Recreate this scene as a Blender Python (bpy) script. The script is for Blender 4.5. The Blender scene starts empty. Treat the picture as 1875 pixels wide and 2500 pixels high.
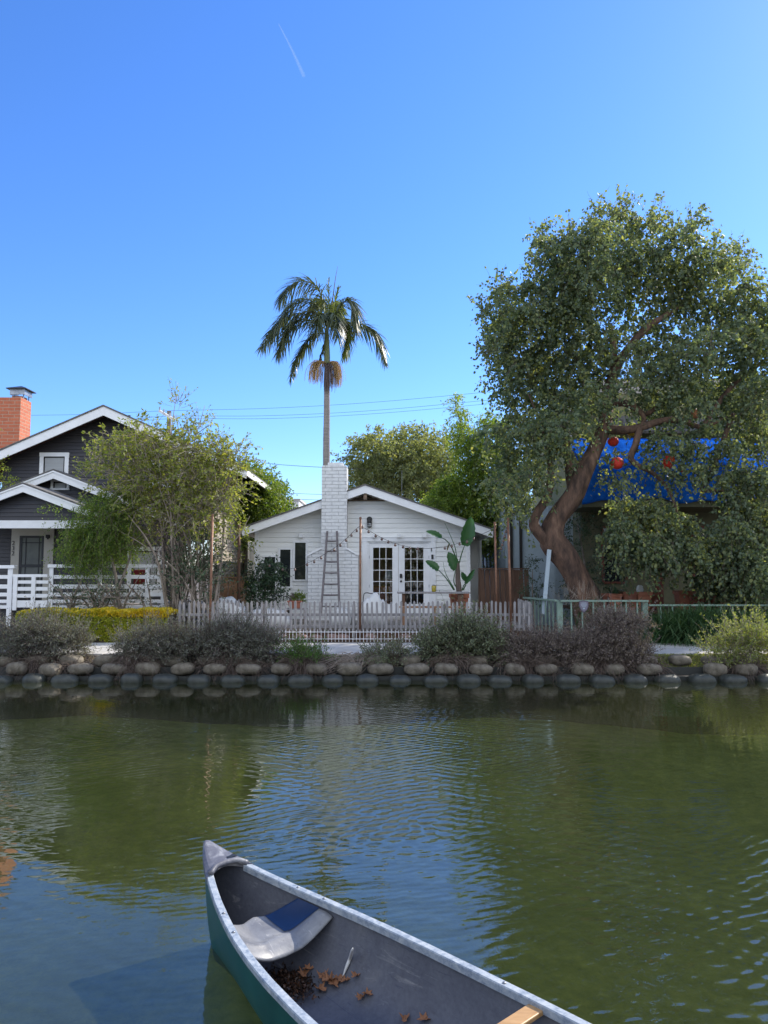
import bpy, math, random
import numpy as np
from mathutils import Vector, Matrix
S = bpy.context.scene
R = math.radians
random.seed(7)
RNG = np.random.default_rng(11)

# ------------------------------------------------------------------ camera, sky, sun, exposure
HC, FPX, PITCH = 2.2, 1805.0, math.atan(145 / 1805)
cam_d = bpy.data.cameras.new('camera'); cam = bpy.data.objects.new('camera', cam_d)
S.collection.objects.link(cam); S.camera = cam
cam.location = (0, 0, HC); cam.rotation_euler = (R(90) + PITCH, 0, 0)
cam_d.sensor_fit = 'VERTICAL'; cam_d.sensor_height = 36; cam_d.lens = 36 * FPX / 2500
cam_d.clip_end = 3000; cam_d.clip_start = .05
SUN_AZ, SUN_EL = R(50), R(36)
w = bpy.data.worlds.new('World'); S.world = w; w.use_nodes = True
wn = w.node_tree; bg = wn.nodes['Background']
sky = wn.nodes.new('ShaderNodeTexSky'); sky.sky_type = 'NISHITA'; sky.sun_disc = False
sky.sun_elevation = SUN_EL; sky.sun_rotation = SUN_AZ; sky.altitude = 0
sky.air_density = 1.1; sky.dust_density = .18; sky.ozone_density = 5
hs = wn.nodes.new('ShaderNodeHueSaturation'); hs.inputs['Saturation'].default_value = 1.15
tn = wn.nodes.new('ShaderNodeMix'); tn.data_type = 'RGBA'; tn.blend_type = 'MULTIPLY'; tn.inputs[0].default_value = 1
tn.inputs[7].default_value = (.66, .70, .90, 1)          # white balance of the sky
wn.links.new(sky.outputs[0], hs.inputs['Color']); wn.links.new(hs.outputs[0], tn.inputs[6]); 
# added unseen bright cloud behind the photographer, fill light for the shaded house fronts
wc = wn.nodes.new('ShaderNodeTexCoord'); ws = wn.nodes.new('ShaderNodeSeparateXYZ'); wn.links.new(wc.outputs['Generated'], ws.inputs[0])
wr = wn.nodes.new('ShaderNodeMapRange'); wr.interpolation_type = 'SMOOTHSTEP'; wn.links.new(ws.outputs[1], wr.inputs[0])
wr.inputs[1].default_value = .1; wr.inputs[2].default_value = -.35; wr.inputs[3].default_value = 0; wr.inputs[4].default_value = 1
wz = wn.nodes.new('ShaderNodeTexNoise'); wz.inputs['Scale'].default_value = 2.2; wz.inputs['Detail'].default_value = 6; wn.links.new(wc.outputs['Generated'], wz.inputs['Vector'])
wq = wn.nodes.new('ShaderNodeMapRange'); wn.links.new(wz.outputs['Fac'], wq.inputs[0]); wq.inputs[1].default_value = .38; wq.inputs[2].default_value = .55
wm = wn.nodes.new('ShaderNodeMath'); wm.operation = 'MULTIPLY'; wn.links.new(wr.outputs[0], wm.inputs[0]); wn.links.new(wq.outputs[0], wm.inputs[1])
wx = wn.nodes.new('ShaderNodeMix'); wx.data_type = 'RGBA'; wn.links.new(wm.outputs[0], wx.inputs[0]); wn.links.new(tn.outputs[2], wx.inputs[6])
wx.inputs[7].default_value = (5.9, 6.3, 7.0, 1); wn.links.new(wx.outputs[2], bg.inputs[0])
bg.inputs[1].default_value = 0.15
sl = bpy.data.lights.new('sun', 'SUN'); so = bpy.data.objects.new('sun', sl); S.collection.objects.link(so)
sl.energy = 3.8; sl.angle = R(.5); sl.color = (1, .93, .82)
sdir = Vector((math.sin(SUN_AZ) * math.cos(SUN_EL), math.cos(SUN_AZ) * math.cos(SUN_EL), math.sin(SUN_EL)))
so.rotation_euler = sdir.to_track_quat('Z', 'Y').to_euler()
S.view_settings.view_transform = 'Standard'; S.view_settings.look = 'None'
S.view_settings.gamma = 1; S.view_settings.exposure = .95
S.cycles.max_bounces = 8; S.cycles.transparent_max_bounces = 12
S.cycles.caustics_reflective = False; S.cycles.caustics_refractive = False

# ------------------------------------------------------------------ measuring helpers
CP, SP = math.cos(PITCH), math.sin(PITCH)
def P(px, py, Y):
    u = (px - 937.5) / FPX; v = (1250 - py) / FPX
    t = Y / (CP - v * SP)
    return Vector((u * t, Y, HC + (SP + v * CP) * t))
def X(px, Y, py=1395): return P(px, py, Y).x
def Z(py, Y): return P(937, py, Y).z

# ------------------------------------------------------------------ object helpers
WL = {}
def tag(o, label=None, cat=None, group=None, kind=None):
    if label: o['label'] = label
    if cat: o['category'] = cat
    if group: o['group'] = group
    if kind: o['kind'] = kind
    return o
def root(name, label, cat, loc, group=None, kind=None):
    o = bpy.data.objects.new(name, None); S.collection.objects.link(o)
    o.location = loc; o.empty_display_size = .2
    WL[o] = Vector(loc)
    return tag(o, label, cat, group, kind)
def npobj(name, V, F, mat, parent=None, loc=None, smooth=False):
    V = np.asarray(V, dtype=np.float32).reshape(-1, 3)
    base = WL[parent] if parent is not None else Vector(loc or (0, 0, 0))
    V = V - np.array(base, dtype=np.float32)
    me = bpy.data.meshes.new(name)
    if isinstance(F, np.ndarray):
        n, k = F.shape
        me.vertices.add(len(V)); me.vertices.foreach_set('co', V.ravel())
        me.loops.add(n * k); me.loops.foreach_set('vertex_index', F.astype(np.int32).ravel())
        me.polygons.add(n); me.polygons.foreach_set('loop_start', np.arange(0, n * k, k, dtype=np.int32))
        me.polygons.foreach_set('use_smooth', np.full(n, smooth))
        me.update(calc_edges=True); me.validate()
    else:
        me.from_pydata(V.tolist(), [], F)
        if smooth: me.polygons.foreach_set('use_smooth', [True] * len(me.polygons))
        me.update()
    me.materials.append(mat)
    o = bpy.data.objects.new(name, me); S.collection.objects.link(o)
    if parent is not None: o.parent = parent
    else: o.location = base
    WL[o] = base
    return o
class MB:
    def __init__(s): s.v = []; s.f = []
    def add(s, v, f):
        n = len(s.v); s.v += [tuple(p) for p in v]; s.f += [[i + n for i in q] for q in f]; return s
    def box(s, x0, x1, y0, y1, z0, z1):
        return s.add([(x, y, z) for z in (z0, z1) for y in (y0, y1) for x in (x0, x1)],
                     [[0, 2, 3, 1], [4, 5, 7, 6], [0, 1, 5, 4], [2, 6, 7, 3], [0, 4, 6, 2], [1, 3, 7, 5]])
    def bar(s, a, b, wx, wz, up=(0, 0, 1)):
        a, b = Vector(a), Vector(b); d = (b - a).normalized(); u = Vector(up)
        r = d.cross(u)
        if r.length < 1e-3: r = d.cross(Vector((1, 0, 0)))
        r.normalize(); u = r.cross(d).normalized()
        v = [c + r * i * wx / 2 + u * j * wz / 2 for c in (a, b) for j in (-1, 1) for i in (-1, 1)]
        return s.add(v, [[0, 2, 3, 1], [4, 5, 7, 6], [0, 1, 5, 4], [2, 6, 7, 3], [0, 4, 6, 2], [1, 3, 7, 5]])
    def prism(s, pts, y0, y1):          # polygon in x,z extruded along y
        n = len(pts)
        v = [(x, y0, z) for x, z in pts] + [(x, y1, z) for x, z in pts]
        f = [list(range(n)), list(range(2 * n - 1, n - 1, -1))]
        f += [[i, i + n, (i + 1) % n + n, (i + 1) % n] for i in range(n)]
        return s.add(v, f)
    def tube(s, pts, rad, n=8, cap=True, wob=0):
        pts = [Vector(p) for p in pts]; m = len(pts)
        if not hasattr(rad, '__len__'): rad = [rad] * m
        u = None; v = []; f = []
        for i, p in enumerate(pts):
            d = (pts[min(i + 1, m - 1)] - pts[max(i - 1, 0)]).normalized()
            if u is None:
                u = d.cross(Vector((0, 1, .01)))
                if u.length < .1: u = d.cross(Vector((1, 0, 0)))
            u = (u - d * u.dot(d)).normalized(); w_ = d.cross(u)
            for k in range(n):
                a = 2 * math.pi * k / n
                r = rad[i] * (1 + (wob * (math.sin(k * 2.1 + i * .55) + .7 * math.sin(k * 3.7 - i * .9)) if wob else 0))
                v.append(p + u * math.cos(a) * r + w_ * math.sin(a) * r)
        for i in range(m - 1):
            for k in range(n):
                f.append([i * n + k, i * n + (k + 1) % n, (i + 1) * n + (k + 1) % n, (i + 1) * n + k])
        if cap: f += [list(range(n - 1, -1, -1)), list(range((m - 1) * n, m * n))]
        return s.add(v, f)
    def lathe(s, c, prof, n=16, sx=1, sy=1):     # prof: (r, z)
        v = []; f = []; m = len(prof)
        for r, z in prof:
            for k in range(n):
                a = 2 * math.pi * k / n
                v.append((c[0] + r * sx * math.cos(a), c[1] + r * sy * math.sin(a), c[2] + z))
        for i in range(m - 1):
            for k in range(n): f.append([i * n + k, i * n + (k + 1) % n, (i + 1) * n + (k + 1) % n, (i + 1) * n + k])
        f += [list(range(n - 1, -1, -1)), list(range((m - 1) * n, m * n))]
        return s.add(v, f)
    def ball(s, c, rx, ry, rz, n=12, m=8):
        prof = [(math.sin(math.pi * (i + .02) / (m - .96) ) if 0 < i < m - 1 else .02, -math.cos(math.pi * i / (m - 1))) for i in range(m)]
        v = []; f = []
        for r, z in prof:
            for k in range(n):
                a = 2 * math.pi * k / n
                v.append((c[0] + r * rx * math.cos(a), c[1] + r * ry * math.sin(a), c[2] + z * rz))
        for i in range(m - 1):
            for k in range(n): f.append([i * n + k, i * n + (k + 1) % n, (i + 1) * n + (k + 1) % n, (i + 1) * n + k])
        f += [list(range(n - 1, -1, -1)), list(range((m - 1) * n, m * n))]
        return s.add(v, f)
    def build(s, name, mat, parent=None, loc=None, smooth=False, bevel=0):
        if parent is None and loc is None:
            a = np.array(s.v); loc = (float(a[:, 0].mean()), float(a[:, 1].mean()), float(a[:, 2].min()))
        o = npobj(name, s.v, s.f, mat, parent, loc, smooth)
        if bevel:
            b = o.modifiers.new('bevel', 'BEVEL'); b.width = bevel; b.segments = 2; b.limit_method = 'ANGLE'
        return o

def curve(pts, n=24):
    """Catmull-Rom through pts (Vectors or tuples)."""
    p = [np.array(q, dtype=float) for q in pts]; p = [2 * p[0] - p[1]] + p + [2 * p[-1] - p[-2]]
    out = []; segs = len(p) - 3
    for i in range(n):
        t = i / (n - 1) * segs; k = min(int(t), segs - 1); t -= k
        a, b, c, d = p[k:k + 4]
        out.append(.5 * ((2 * b) + (c - a) * t + (2 * a - 5 * b + 4 * c - d) * t * t + (3 * b - a - 3 * c + d) * t ** 3))
    return out

# ------------------------------------------------------------------ materials
def newmat(name):
    m = bpy.data.materials.new(name); m.use_nodes = True
    nt = m.node_tree; return m, nt, nt.nodes['Principled BSDF']
def coords(nt, kind='Object', scale=(1, 1, 1)):
    tc = nt.nodes.new('ShaderNodeTexCoord'); mp = nt.nodes.new('ShaderNodeMapping')
    mp.inputs['Scale'].default_value = scale
    nt.links.new(tc.outputs[kind], mp.inputs[0]); return mp.outputs[0]
def noise(nt, vec, scale, detail=5, rough=.55, dist=0):
    n = nt.nodes.new('ShaderNodeTexNoise'); n.inputs['Scale'].default_value = scale
    n.inputs['Detail'].default_value = detail; n.inputs['Roughness'].default_value = rough
    n.inputs['Distortion'].default_value = dist
    nt.links.new(vec, n.inputs['Vector']); return n.outputs['Fac']
def ramp(nt, fac, stops):
    r = nt.nodes.new('ShaderNodeValToRGB'); e = r.color_ramp.elements
    while len(e) < len(stops): e.new(.5)
    for el, (p, c) in zip(e, stops): el.position = p; el.color = (*c, 1) if len(c) == 3 else c
    nt.links.new(fac, r.inputs[0]); return r.outputs[0]
def bump(nt, h, strength, dist, out, normal=None):
    b = nt.nodes.new('ShaderNodeBump'); b.inputs['Strength'].default_value = strength
    b.inputs['Distance'].default_value = dist; nt.links.new(h, b.inputs['Height'])
    if normal: nt.links.new(normal, b.inputs['Normal'])
    nt.links.new(b.outputs[0], out); return b
def M(name, c1, c2=None, scale=4, rough=.7, bmp=.3, bs=None, stretch=(1, 1, 1), metal=0, spec=.5, lo=.35, hi=.65, c3=None):
    m, nt, b = newmat(name)
    vec = coords(nt, scale=stretch)
    c2 = c2 or tuple(x * .78 for x in c1)
    f = noise(nt, vec, scale, 7, .65)
    st = [(lo, c2), (hi, c1)]
    if c3: st.append((min(hi + .13, 1), c3))
    nt.links.new(ramp(nt, f, st), b.inputs['Base Color'])
    b.inputs['Roughness'].default_value = rough; b.inputs['Metallic'].default_value = metal
    b.inputs['Specular IOR Level'].default_value = spec
    if bmp:
        g = noise(nt, vec, bs or scale * 4, 6, .6)
        bump(nt, g, bmp, .01, b.inputs['Normal'])
    return m
def leafmat(name, cols, trans=.35, rough=.45, cl=1.2, spec=.4, clump=.35):
    """colour per leaf (random per island), shifted by a clump noise; light passes through the leaf."""
    m, nt, b = newmat(name)
    g = nt.nodes.new('ShaderNodeNewGeometry')
    nz = noise(nt, coords(nt), cl, 2)
    mx = nt.nodes.new('ShaderNodeMix'); mx.inputs[0].default_value = clump
    nt.links.new(g.outputs['Random Per Island'], mx.inputs[2]); nt.links.new(nz, mx.inputs[3])
    k = len(cols)
    col = ramp(nt, mx.outputs[0], [(.12 + .76 * i / max(k - 1, 1), c) for i, c in enumerate(cols)])
    nt.links.new(col, b.inputs['Base Color']); b.inputs['Roughness'].default_value = rough
    b.inputs['Specular IOR Level'].default_value = spec
    t = nt.nodes.new('ShaderNodeBsdfTranslucent')
    gm = nt.nodes.new('ShaderNodeMix'); gm.data_type = 'RGBA'; gm.blend_type = 'MULTIPLY'; gm.inputs[0].default_value = 1
    gm.inputs[7].default_value = (1.5, 1.45, .55, 1)
    nt.links.new(col, gm.inputs[6]); nt.links.new(gm.outputs[2], t.inputs[0])
    ms = nt.nodes.new('ShaderNodeMixShader'); ms.inputs[0].default_value = trans
    nt.links.new(b.outputs[0], ms.inputs[1]); nt.links.new(t.outputs[0], ms.inputs[2])
    nt.links.new(ms.outputs[0], nt.nodes['Material Output'].inputs[0])
    return m
def brickmat(name, c1, c2, mortar, bw, bh, mw=.012, rough=.8, bmp=.6, smooth=.1):
    m, nt, b = newmat(name)
    tc = nt.nodes.new('ShaderNodeTexCoord'); sp = nt.nodes.new('ShaderNodeSeparateXYZ'); cb = nt.nodes.new('ShaderNodeCombineXYZ')
    ad = nt.nodes.new('ShaderNodeMath'); ad.operation = 'ADD'
    nt.links.new(tc.outputs['Object'], sp.inputs[0]); nt.links.new(sp.outputs[0], ad.inputs[0]); nt.links.new(sp.outputs[1], ad.inputs[1])
    nt.links.new(ad.outputs[0], cb.inputs[0]); nt.links.new(sp.outputs[2], cb.inputs[1])
    # slightly irregular courses
    nz = nt.nodes.new('ShaderNodeTexNoise'); nz.inputs['Scale'].default_value = 3; nt.links.new(cb.outputs[0], nz.inputs['Vector'])
    vm = nt.nodes.new('ShaderNodeVectorMath'); vm.operation = 'MULTIPLY_ADD'; vm.inputs[1].default_value = (.02, .02, 0)
    nt.links.new(nz.outputs['Color'], vm.inputs[0]); nt.links.new(cb.outputs[0], vm.inputs[2])
    br = nt.nodes.new('ShaderNodeTexBrick'); br.inputs['Scale'].default_value = 1
    br.inputs['Color1'].default_value = (*c1, 1); br.inputs['Color2'].default_value = (*c2, 1); br.inputs['Mortar'].default_value = (*mortar, 1)
    br.inputs['Mortar Size'].default_value = mw; br.inputs['Mortar Smooth'].default_value = smooth
    br.inputs['Brick Width'].default_value = bw; br.inputs['Row Height'].default_value = bh
    nt.links.new(vm.outputs[0], br.inputs['Vector'])
    gr = noise(nt, cb.outputs[0], 9, 6)
    mx = nt.nodes.new('ShaderNodeMix'); mx.data_type = 'RGBA'; mx.blend_type = 'MULTIPLY'; mx.inputs[0].default_value = .5
    nt.links.new(br.outputs['Color'], mx.inputs[6]); nt.links.new(ramp(nt, gr, [(.3, (.6, .6, .6)), (.7, (1, 1, 1))]), mx.inputs[7])
    nt.links.new(mx.outputs[2], b.inputs['Base Color']); b.inputs['Roughness'].default_value = rough
    iv = nt.nodes.new('ShaderNodeMath'); iv.operation = 'MULTIPLY_ADD'; iv.inputs[1].default_value = -1; 
    nt.links.new(br.outputs['Fac'], iv.inputs[0]); nt.links.new(gr, iv.inputs[2])
    bump(nt, iv.outputs[0], bmp, .012, b.inputs['Normal'])
    return m

m_white = M('white_paint', (.84, .84, .84), (.76, .76, .75), 2.5, .5, .12, 30)
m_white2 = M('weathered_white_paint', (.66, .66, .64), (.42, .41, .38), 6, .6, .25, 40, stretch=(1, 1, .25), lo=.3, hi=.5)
m_side_w = M('cream_white_siding', (.84, .835, .80), (.78, .775, .74), 1.7, .55, .15, 25, stretch=(.3, .3, 2))
m_side_d = M('dark_brown_siding', (.046, .043, .047), (.030, .028, .032), 1.7, .5, .2, 25, stretch=(.3, .3, 2))
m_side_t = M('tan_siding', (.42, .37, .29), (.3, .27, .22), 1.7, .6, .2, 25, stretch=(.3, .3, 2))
m_shingle = M('grey_roof_shingle', (.16, .15, .14), (.08, .078, .075), 7, .9, .8, 40)
m_rafter = M('warm_rafter_wood', (.34, .24, .16), (.18, .12, .08), 8, .7, .3)
m_brickw = brickmat('white_painted_brick', (.80, .80, .79), (.76, .76, .75), (.50, .50, .49), .40, .105, .0085, .6, .8)
m_brickr = brickmat('red_brick', (.58, .17, .08), (.48, .13, .06), (.48, .3, .2), .42, .125, .012)
m_metal = M('dull_sheet_metal', (.38, .39, .4), (.2, .2, .21), 6, .4, .2, metal=.7)
m_black = M('black_metal', (.02, .02, .022), (.012, .012, .012), 8, .45, .1)
m_dark = M('dark_void_paint', (.02, .018, .016), None, 4, .8, .1)
m_concrete = M('path_concrete', (.50, .48, .45), (.36, .345, .32), 1.6, .85, .4, 50, c3=(.56, .54, .5))
m_block = M('cast_concrete_block', (.20, .175, .135), (.085, .072, .052), 7, .9, 1, 30, c3=(.29, .255, .195))
m_blockwet = M('wet_concrete_block', (.05, .055, .045), (.025, .028, .022), 6, .55, .6, 35)
m_soil = M('bank_soil', (.13, .10, .07), (.06, .045, .032), 3, .95, .9, 30)
m_yard = M('yard_paving', (.30, .27, .23), (.18, .16, .14), 2, .9, .5, 30)
m_picket = M('weathered_grey_wood', (.34, .325, .32), (.17, .16, .16), 5, .85, .6, 30, stretch=(6, 6, .6), c3=(.44, .425, .42))
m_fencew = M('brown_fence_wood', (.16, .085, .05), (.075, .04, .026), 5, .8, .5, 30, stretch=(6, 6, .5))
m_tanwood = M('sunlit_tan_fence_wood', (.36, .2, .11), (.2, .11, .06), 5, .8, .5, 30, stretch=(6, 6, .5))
m_ladder = M('grey_ladder_wood', (.19, .165, .16), (.09, .078, .08), 7, .75, .5, 30, stretch=(4, 4, .6))
m_rust = M('rust_brown_pole', (.26, .13, .075), (.13, .065, .04), 9, .5, .3, metal=.3)
m_terra = M('terracotta', (.50, .19, .11), (.38, .14, .08), 5, .8, .3, 40)
m_terra2 = M('dark_terracotta', (.34, .12, .07), (.22, .08, .05), 5, .8, .3, 40)
m_cloth = M('white_canvas', (.62, .62, .60), (.5, .5, .48), 3, .9, .35, 20)
m_green_rail = M('sage_green_paint', (.22, .31, .245), (.16, .23, .185), 5, .6, .3, 40)
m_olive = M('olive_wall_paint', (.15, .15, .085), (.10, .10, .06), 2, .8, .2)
m_ltblue = M('shade_tinted_white_paint', (.42, .50, .55), (.34, .42, .47), 2, .7, .15)  # white paint with the blue cast of its shade put into the colour
m_redwood = M('redwood_post', (.21, .06, .035), (.12, .035, .022), 6, .7, .3, stretch=(3, 3, .5))
m_bark = M('eucalyptus_bark', (.185, .108, .072), (.06, .037, .028), 3.2, .9, 1.0, 9, stretch=(1.6, 1.6, .45), lo=.38, hi=.6, c3=(.33, .21, .14))
m_barkg = M('grey_bark', (.26, .22, .18), (.14, .115, .09), 6, .9, .7, 20)
m_twig = M('dry_grey_twig', (.36, .30, .24), (.22, .18, .145), 9, .9, .2)
m_twigd = M('brown_twig', (.15, .11, .085), (.085, .062, .05), 9, .9, .2)
m_twigp = M('purple_brown_twig', (.17, .125, .115), (.10, .075, .07), 9, .9, .2)
m_palmtrunk = M('palm_trunk_bark', (.33, .29, .26), (.2, .175, .16), 3, .9, .5, 20, stretch=(.6, .6, 6))
m_shaft = M('palm_crownshaft', (.20, .24, .09), (.14, .16, .07), 3, .5, .1, stretch=(2, 2, .4))
m_tarp = None
m_bulb = M('smoked_bulb_glass', (.16, .10, .08), (.1, .06, .05), 4, .25, 0)
m_cord = M('black_cord', (.03, .028, .026), None, 4, .7, 0)
m_lantern = M('red_paper_lantern', (.75, .06, .03), (.6, .035, .02), 5, .7, .2)
m_lanternp = M('faded_orange_lantern', (.72, .30, .16), (.6, .2, .1), 5, .7, .2)
m_lanterny = M('yellow_lantern_paper', (.75, .52, .08), (.6, .4, .05), 5, .7, .2)

L_euc = leafmat('eucalyptus_leaf', [(.065, .095, .065), (.125, .17, .115), (.19, .235, .145), (.30, .31, .11)], .5, .55, .7, .3)
L_yel = leafmat('yellow_green_leaf', [(.06, .11, .02), (.12, .19, .03), (.24, .30, .04)], .45, .5, 1)
L_bamb = leafmat('bamboo_leaf', [(.07, .14, .03), (.17, .25, .04), (.34, .40, .07)], .55, .5, 1)
L_far = leafmat('far_tree_leaf', [(.12, .15, .08), (.20, .23, .11), (.30, .31, .14)], .5, .6, .6)
L_dark = leafmat('dark_glossy_leaf', [(.02, .045, .02), (.035, .075, .03), (.07, .11, .05)], .2, .35, 2, .6)
L_shrub = leafmat('shrub_leaf', [(.12, .17, .04), (.22, .26, .06), (.36, .36, .10)], .5, .5, 1.2)
L_feather = leafmat('feathery_leaf', [(.06, .12, .03), (.12, .20, .04), (.26, .33, .07)], .5, .5, 1.5)
L_sage = leafmat('grey_green_shrub_leaf', [(.10, .10, .09), (.16, .165, .135), (.25, .26, .19)], .22, .7, 1.5)
L_sageg = leafmat('green_grey_shrub_leaf', [(.09, .11, .07), (.16, .19, .12), (.26, .29, .16)], .25, .7, 1.5)
L_dry = leafmat('dry_shrub_leaf', [(.14, .11, .10), (.21, .17, .15), (.27, .235, .18)], .2, .8, 1.5)
L_sun = leafmat('fresh_light_green_leaf', [(.12, .17, .05), (.24, .28, .08), (.36, .37, .14)], .35, .6, 1.5)
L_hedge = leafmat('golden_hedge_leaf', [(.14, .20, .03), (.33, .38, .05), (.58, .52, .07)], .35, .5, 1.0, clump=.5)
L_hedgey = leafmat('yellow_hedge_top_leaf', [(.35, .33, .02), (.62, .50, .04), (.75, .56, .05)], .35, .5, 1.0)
L_strap = leafmat('strap_leaf', [(.03, .07, .03), (.055, .115, .045), (.11, .16, .07)], .3, .45, 1.5)
L_grass = leafmat('bank_grass', [(.05, .12, .02), (.09, .20, .03), (.13, .24, .05)], .4, .6, 2)
L_palm = leafmat('palm_leaflet', [(.045, .065, .035), (.075, .10, .05), (.13, .14, .06)], .3, .4, .8, .6)
L_palmd = leafmat('dry_palm_leaflet', [(.15, .12, .07), (.24, .18, .10)], .3, .7, .8)
L_palmy = leafmat('young_palm_leaflet', [(.10, .14, .03), (.17, .2, .05)], .35, .5, .8)
L_seed = leafmat('palm_seed_strand', [(.46, .31, .15), (.60, .42, .2)], .2, .8, .8)
L_bird = leafmat('banana_like_leaf', [(.03, .10, .03), (.045, .13, .04)], .25, .35, 2, .5)

# ------------------------------------------------------------------ foliage helpers (numpy)
def unit(a): return a / (np.linalg.norm(a, axis=-1, keepdims=True) + 1e-9)
def leaf_arrays(Pn, D, L, W, k=4, roll=None):
    """leaves starting at Pn along D; k=4 diamond folded on the midrib, k=6 rounder."""
    n = len(Pn); D = unit(D)
    r = unit(np.cross(D, RNG.normal(size=(n, 3)))); nn = np.cross(D, r)
    L = np.asarray(L).reshape(-1, 1) * np.ones((n, 1)); W = np.asarray(W).reshape(-1, 1) * np.ones((n, 1))
    if k == 4:
        V = np.stack([Pn, Pn + D * L * .45 + r * W * .5 + nn * W * .12, Pn + D * L, Pn + D * L * .45 - r * W * .5 + nn * W * .12], 1)
    else:
        V = np.stack([Pn, Pn + D * L * .28 + r * W * .46, Pn + D * L * .72 + r * W * .42, Pn + D * L,
                      Pn + D * L * .72 - r * W * .42, Pn + D * L * .28 - r * W * .46], 1)
    return V.reshape(-1, 3), np.arange(n * k, dtype=np.int32).reshape(n, k)
def sprays(C, Rad, n, length, droop, outward=1.0, up=.2, steps=7, shell=.5, jit=.5):
    """n curved twigs starting inside an ellipsoid C,Rad; returns (n,steps,3)."""
    C = np.array(C); Rad = np.array(Rad) * np.ones(3)
    d = unit(RNG.normal(size=(n, 3))); rr = (shell + (1 - shell) * RNG.random((n, 1)))
    st = C + d * rr * Rad
    dirn = unit(d * outward + RNG.normal(size=(n, 3)) * jit + np.array([0, 0, up]))
    ln = length * (.6 + .8 * RNG.random((n, 1, 1)))
    t = np.linspace(0, 1, steps).reshape(1, steps, 1)
    cv = st[:, None, :] + dirn[:, None, :] * ln * t
    cv[:, :, 2:] -= droop * ln * t ** 2
    cv += RNG.normal(size=cv.shape) * length * .015
    return cv
def leaves_on(cv, per, L, W, k=4, droop=.3, spread=.05, t0=.1):
    n, m, _ = cv.shape
    t = t0 + (1 - t0) * RNG.random((n, per)); x = t * (m - 1); i = np.minimum(x.astype(int), m - 2); fr = (x - i)[..., None]
    ii = np.arange(n)[:, None]
    a = cv[ii, i]; b = cv[ii, i + 1]
    Pn = (a * (1 - fr) + b * fr).reshape(-1, 3); T = unit((b - a).reshape(-1, 3))
    D = unit(T * .6 + RNG.normal(size=Pn.shape) * .8 + np.array([0, 0, -droop]))
    Pn = Pn + RNG.normal(size=Pn.shape) * spread
    s = .6 + .7 * RNG.random(len(Pn))
    return leaf_arrays(Pn, D, L * s, W * s, k)
def twig_arrays(cv, r0, r1):
    n, m, _ = cv.shape
    T = unit(np.gradient(cv, axis=1)); ref = np.tile(unit(RNG.normal(size=(n, 1, 3))), (1, m, 1))
    u = unit(np.cross(T, ref)); v = np.cross(T, u)
    rad = np.linspace(r0, r1, m).reshape(1, m, 1, 1)
    ang = np.array([0, 2.094, 4.189])
    ring = cv[:, :, None, :] + rad * (u[:, :, None, :] * np.cos(ang)[None, None, :, None] + v[:, :, None, :] * np.sin(ang)[None, None, :, None])
    V = ring.reshape(-1, 3)
    base = (np.arange(n) * m * 3)[:, None, None] + (np.arange(m - 1) * 3)[None, :, None]
    k = np.arange(3)[None, None, :]; k2 = (k + 1) % 3
    F = np.stack([base + k, base + k2, base + 3 + k2, base + 3 + k], -1).reshape(-1, 4)
    return V, F
def cat(parts):
    V = []; F = []; o = 0
    for v, f in parts: V.append(v); F.append(f + o); o += len(v)
    return np.concatenate(V), np.concatenate(F)
def blob(px, py, Y, rpx, rpz=None, ry=None):
    c = P(px, py, Y); s = Y / FPX
    return np.array(c), np.array([rpx * s, (ry if ry else rpx * s), (rpz or rpx) * s])

# ------------------------------------------------------------------ setting: terrain, bed, water, path
YW = 15.0
def sheet(name, rows, x0, x1, nx, mat, jit=0):
    V = []; F = []
    for j, (y, z) in enumerate(rows):
        for i in range(nx + 1):
            V.append((x0 + (x1 - x0) * i / nx, y + random.uniform(-jit, jit), z + random.uniform(-jit, jit)))
    for j in range(len(rows) - 1):
        for i in range(nx): a = j * (nx + 1) + i; F.append([a, a + 1, a + nx + 2, a + nx + 1])
    return tag(npobj(name, V, F, mat, None, (0, 0, 0), True), kind='structure')
# far ground: bank slope, flat behind the path, on to the horizon
sheet('terrain', [(14.9, -1.4), (15.2, -.25), (15.45, .12), (15.75, .30), (15.97, .40), (18.9, .40), (40, .41), (90, .42), (400, .4), (1500, .4)], -700, 700, 500, m_soil, 0)
sheet('near_bank', [(-40, .5), (-3, .5), (.35, .5), (.55, .42), (.75, -1.2)], -300, 300, 200, m_concrete, 0)

def bedmat():
    m, nt, b = newmat('canal_bed')
    v = coords(nt)
    f = noise(nt, v, .55, 6, .6); f2 = noise(nt, v, 5, 8, .7)
    a = ramp(nt, f, [(.36, (.22, .27, .07)), (.6, (.38, .42, .14))])
    c = ramp(nt, f2, [(.35, (.55, .6, .5)), (.68, (1.2, 1.15, 1))])
    mx = nt.nodes.new('ShaderNodeMix'); mx.data_type = 'RGBA'; mx.blend_type = 'MULTIPLY'; mx.inputs[0].default_value = 1
    nt.links.new(a, mx.inputs[6]); nt.links.new(c, mx.inputs[7]); nt.links.new(mx.outputs[2], b.inputs['Base Color'])
    b.inputs['Roughness'].default_value = .95; bump(nt, f2, .6, .05, b.inputs['Normal'])
    return m
V = []; F = []; nx, ny = 160, 70
for j in range(ny + 1):
    for i in range(nx + 1):
        x = -40 + 80 * i / nx; y = .3 + 15.0 * j / ny
        V.append((x, y, -.85 + .12 * math.sin(x * .7 + y * .4) + .08 * math.sin(y * 1.3 - x * .3) + random.uniform(-.02, .02)))
for j in range(ny):
    for i in range(nx): a = j * (nx + 1) + i; F.append([a, a + 1, a + nx + 2, a + nx + 1])
tag(npobj('canal_bed', V, F, bedmat(), None, (0, 0, 0), True), kind='structure')

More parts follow.
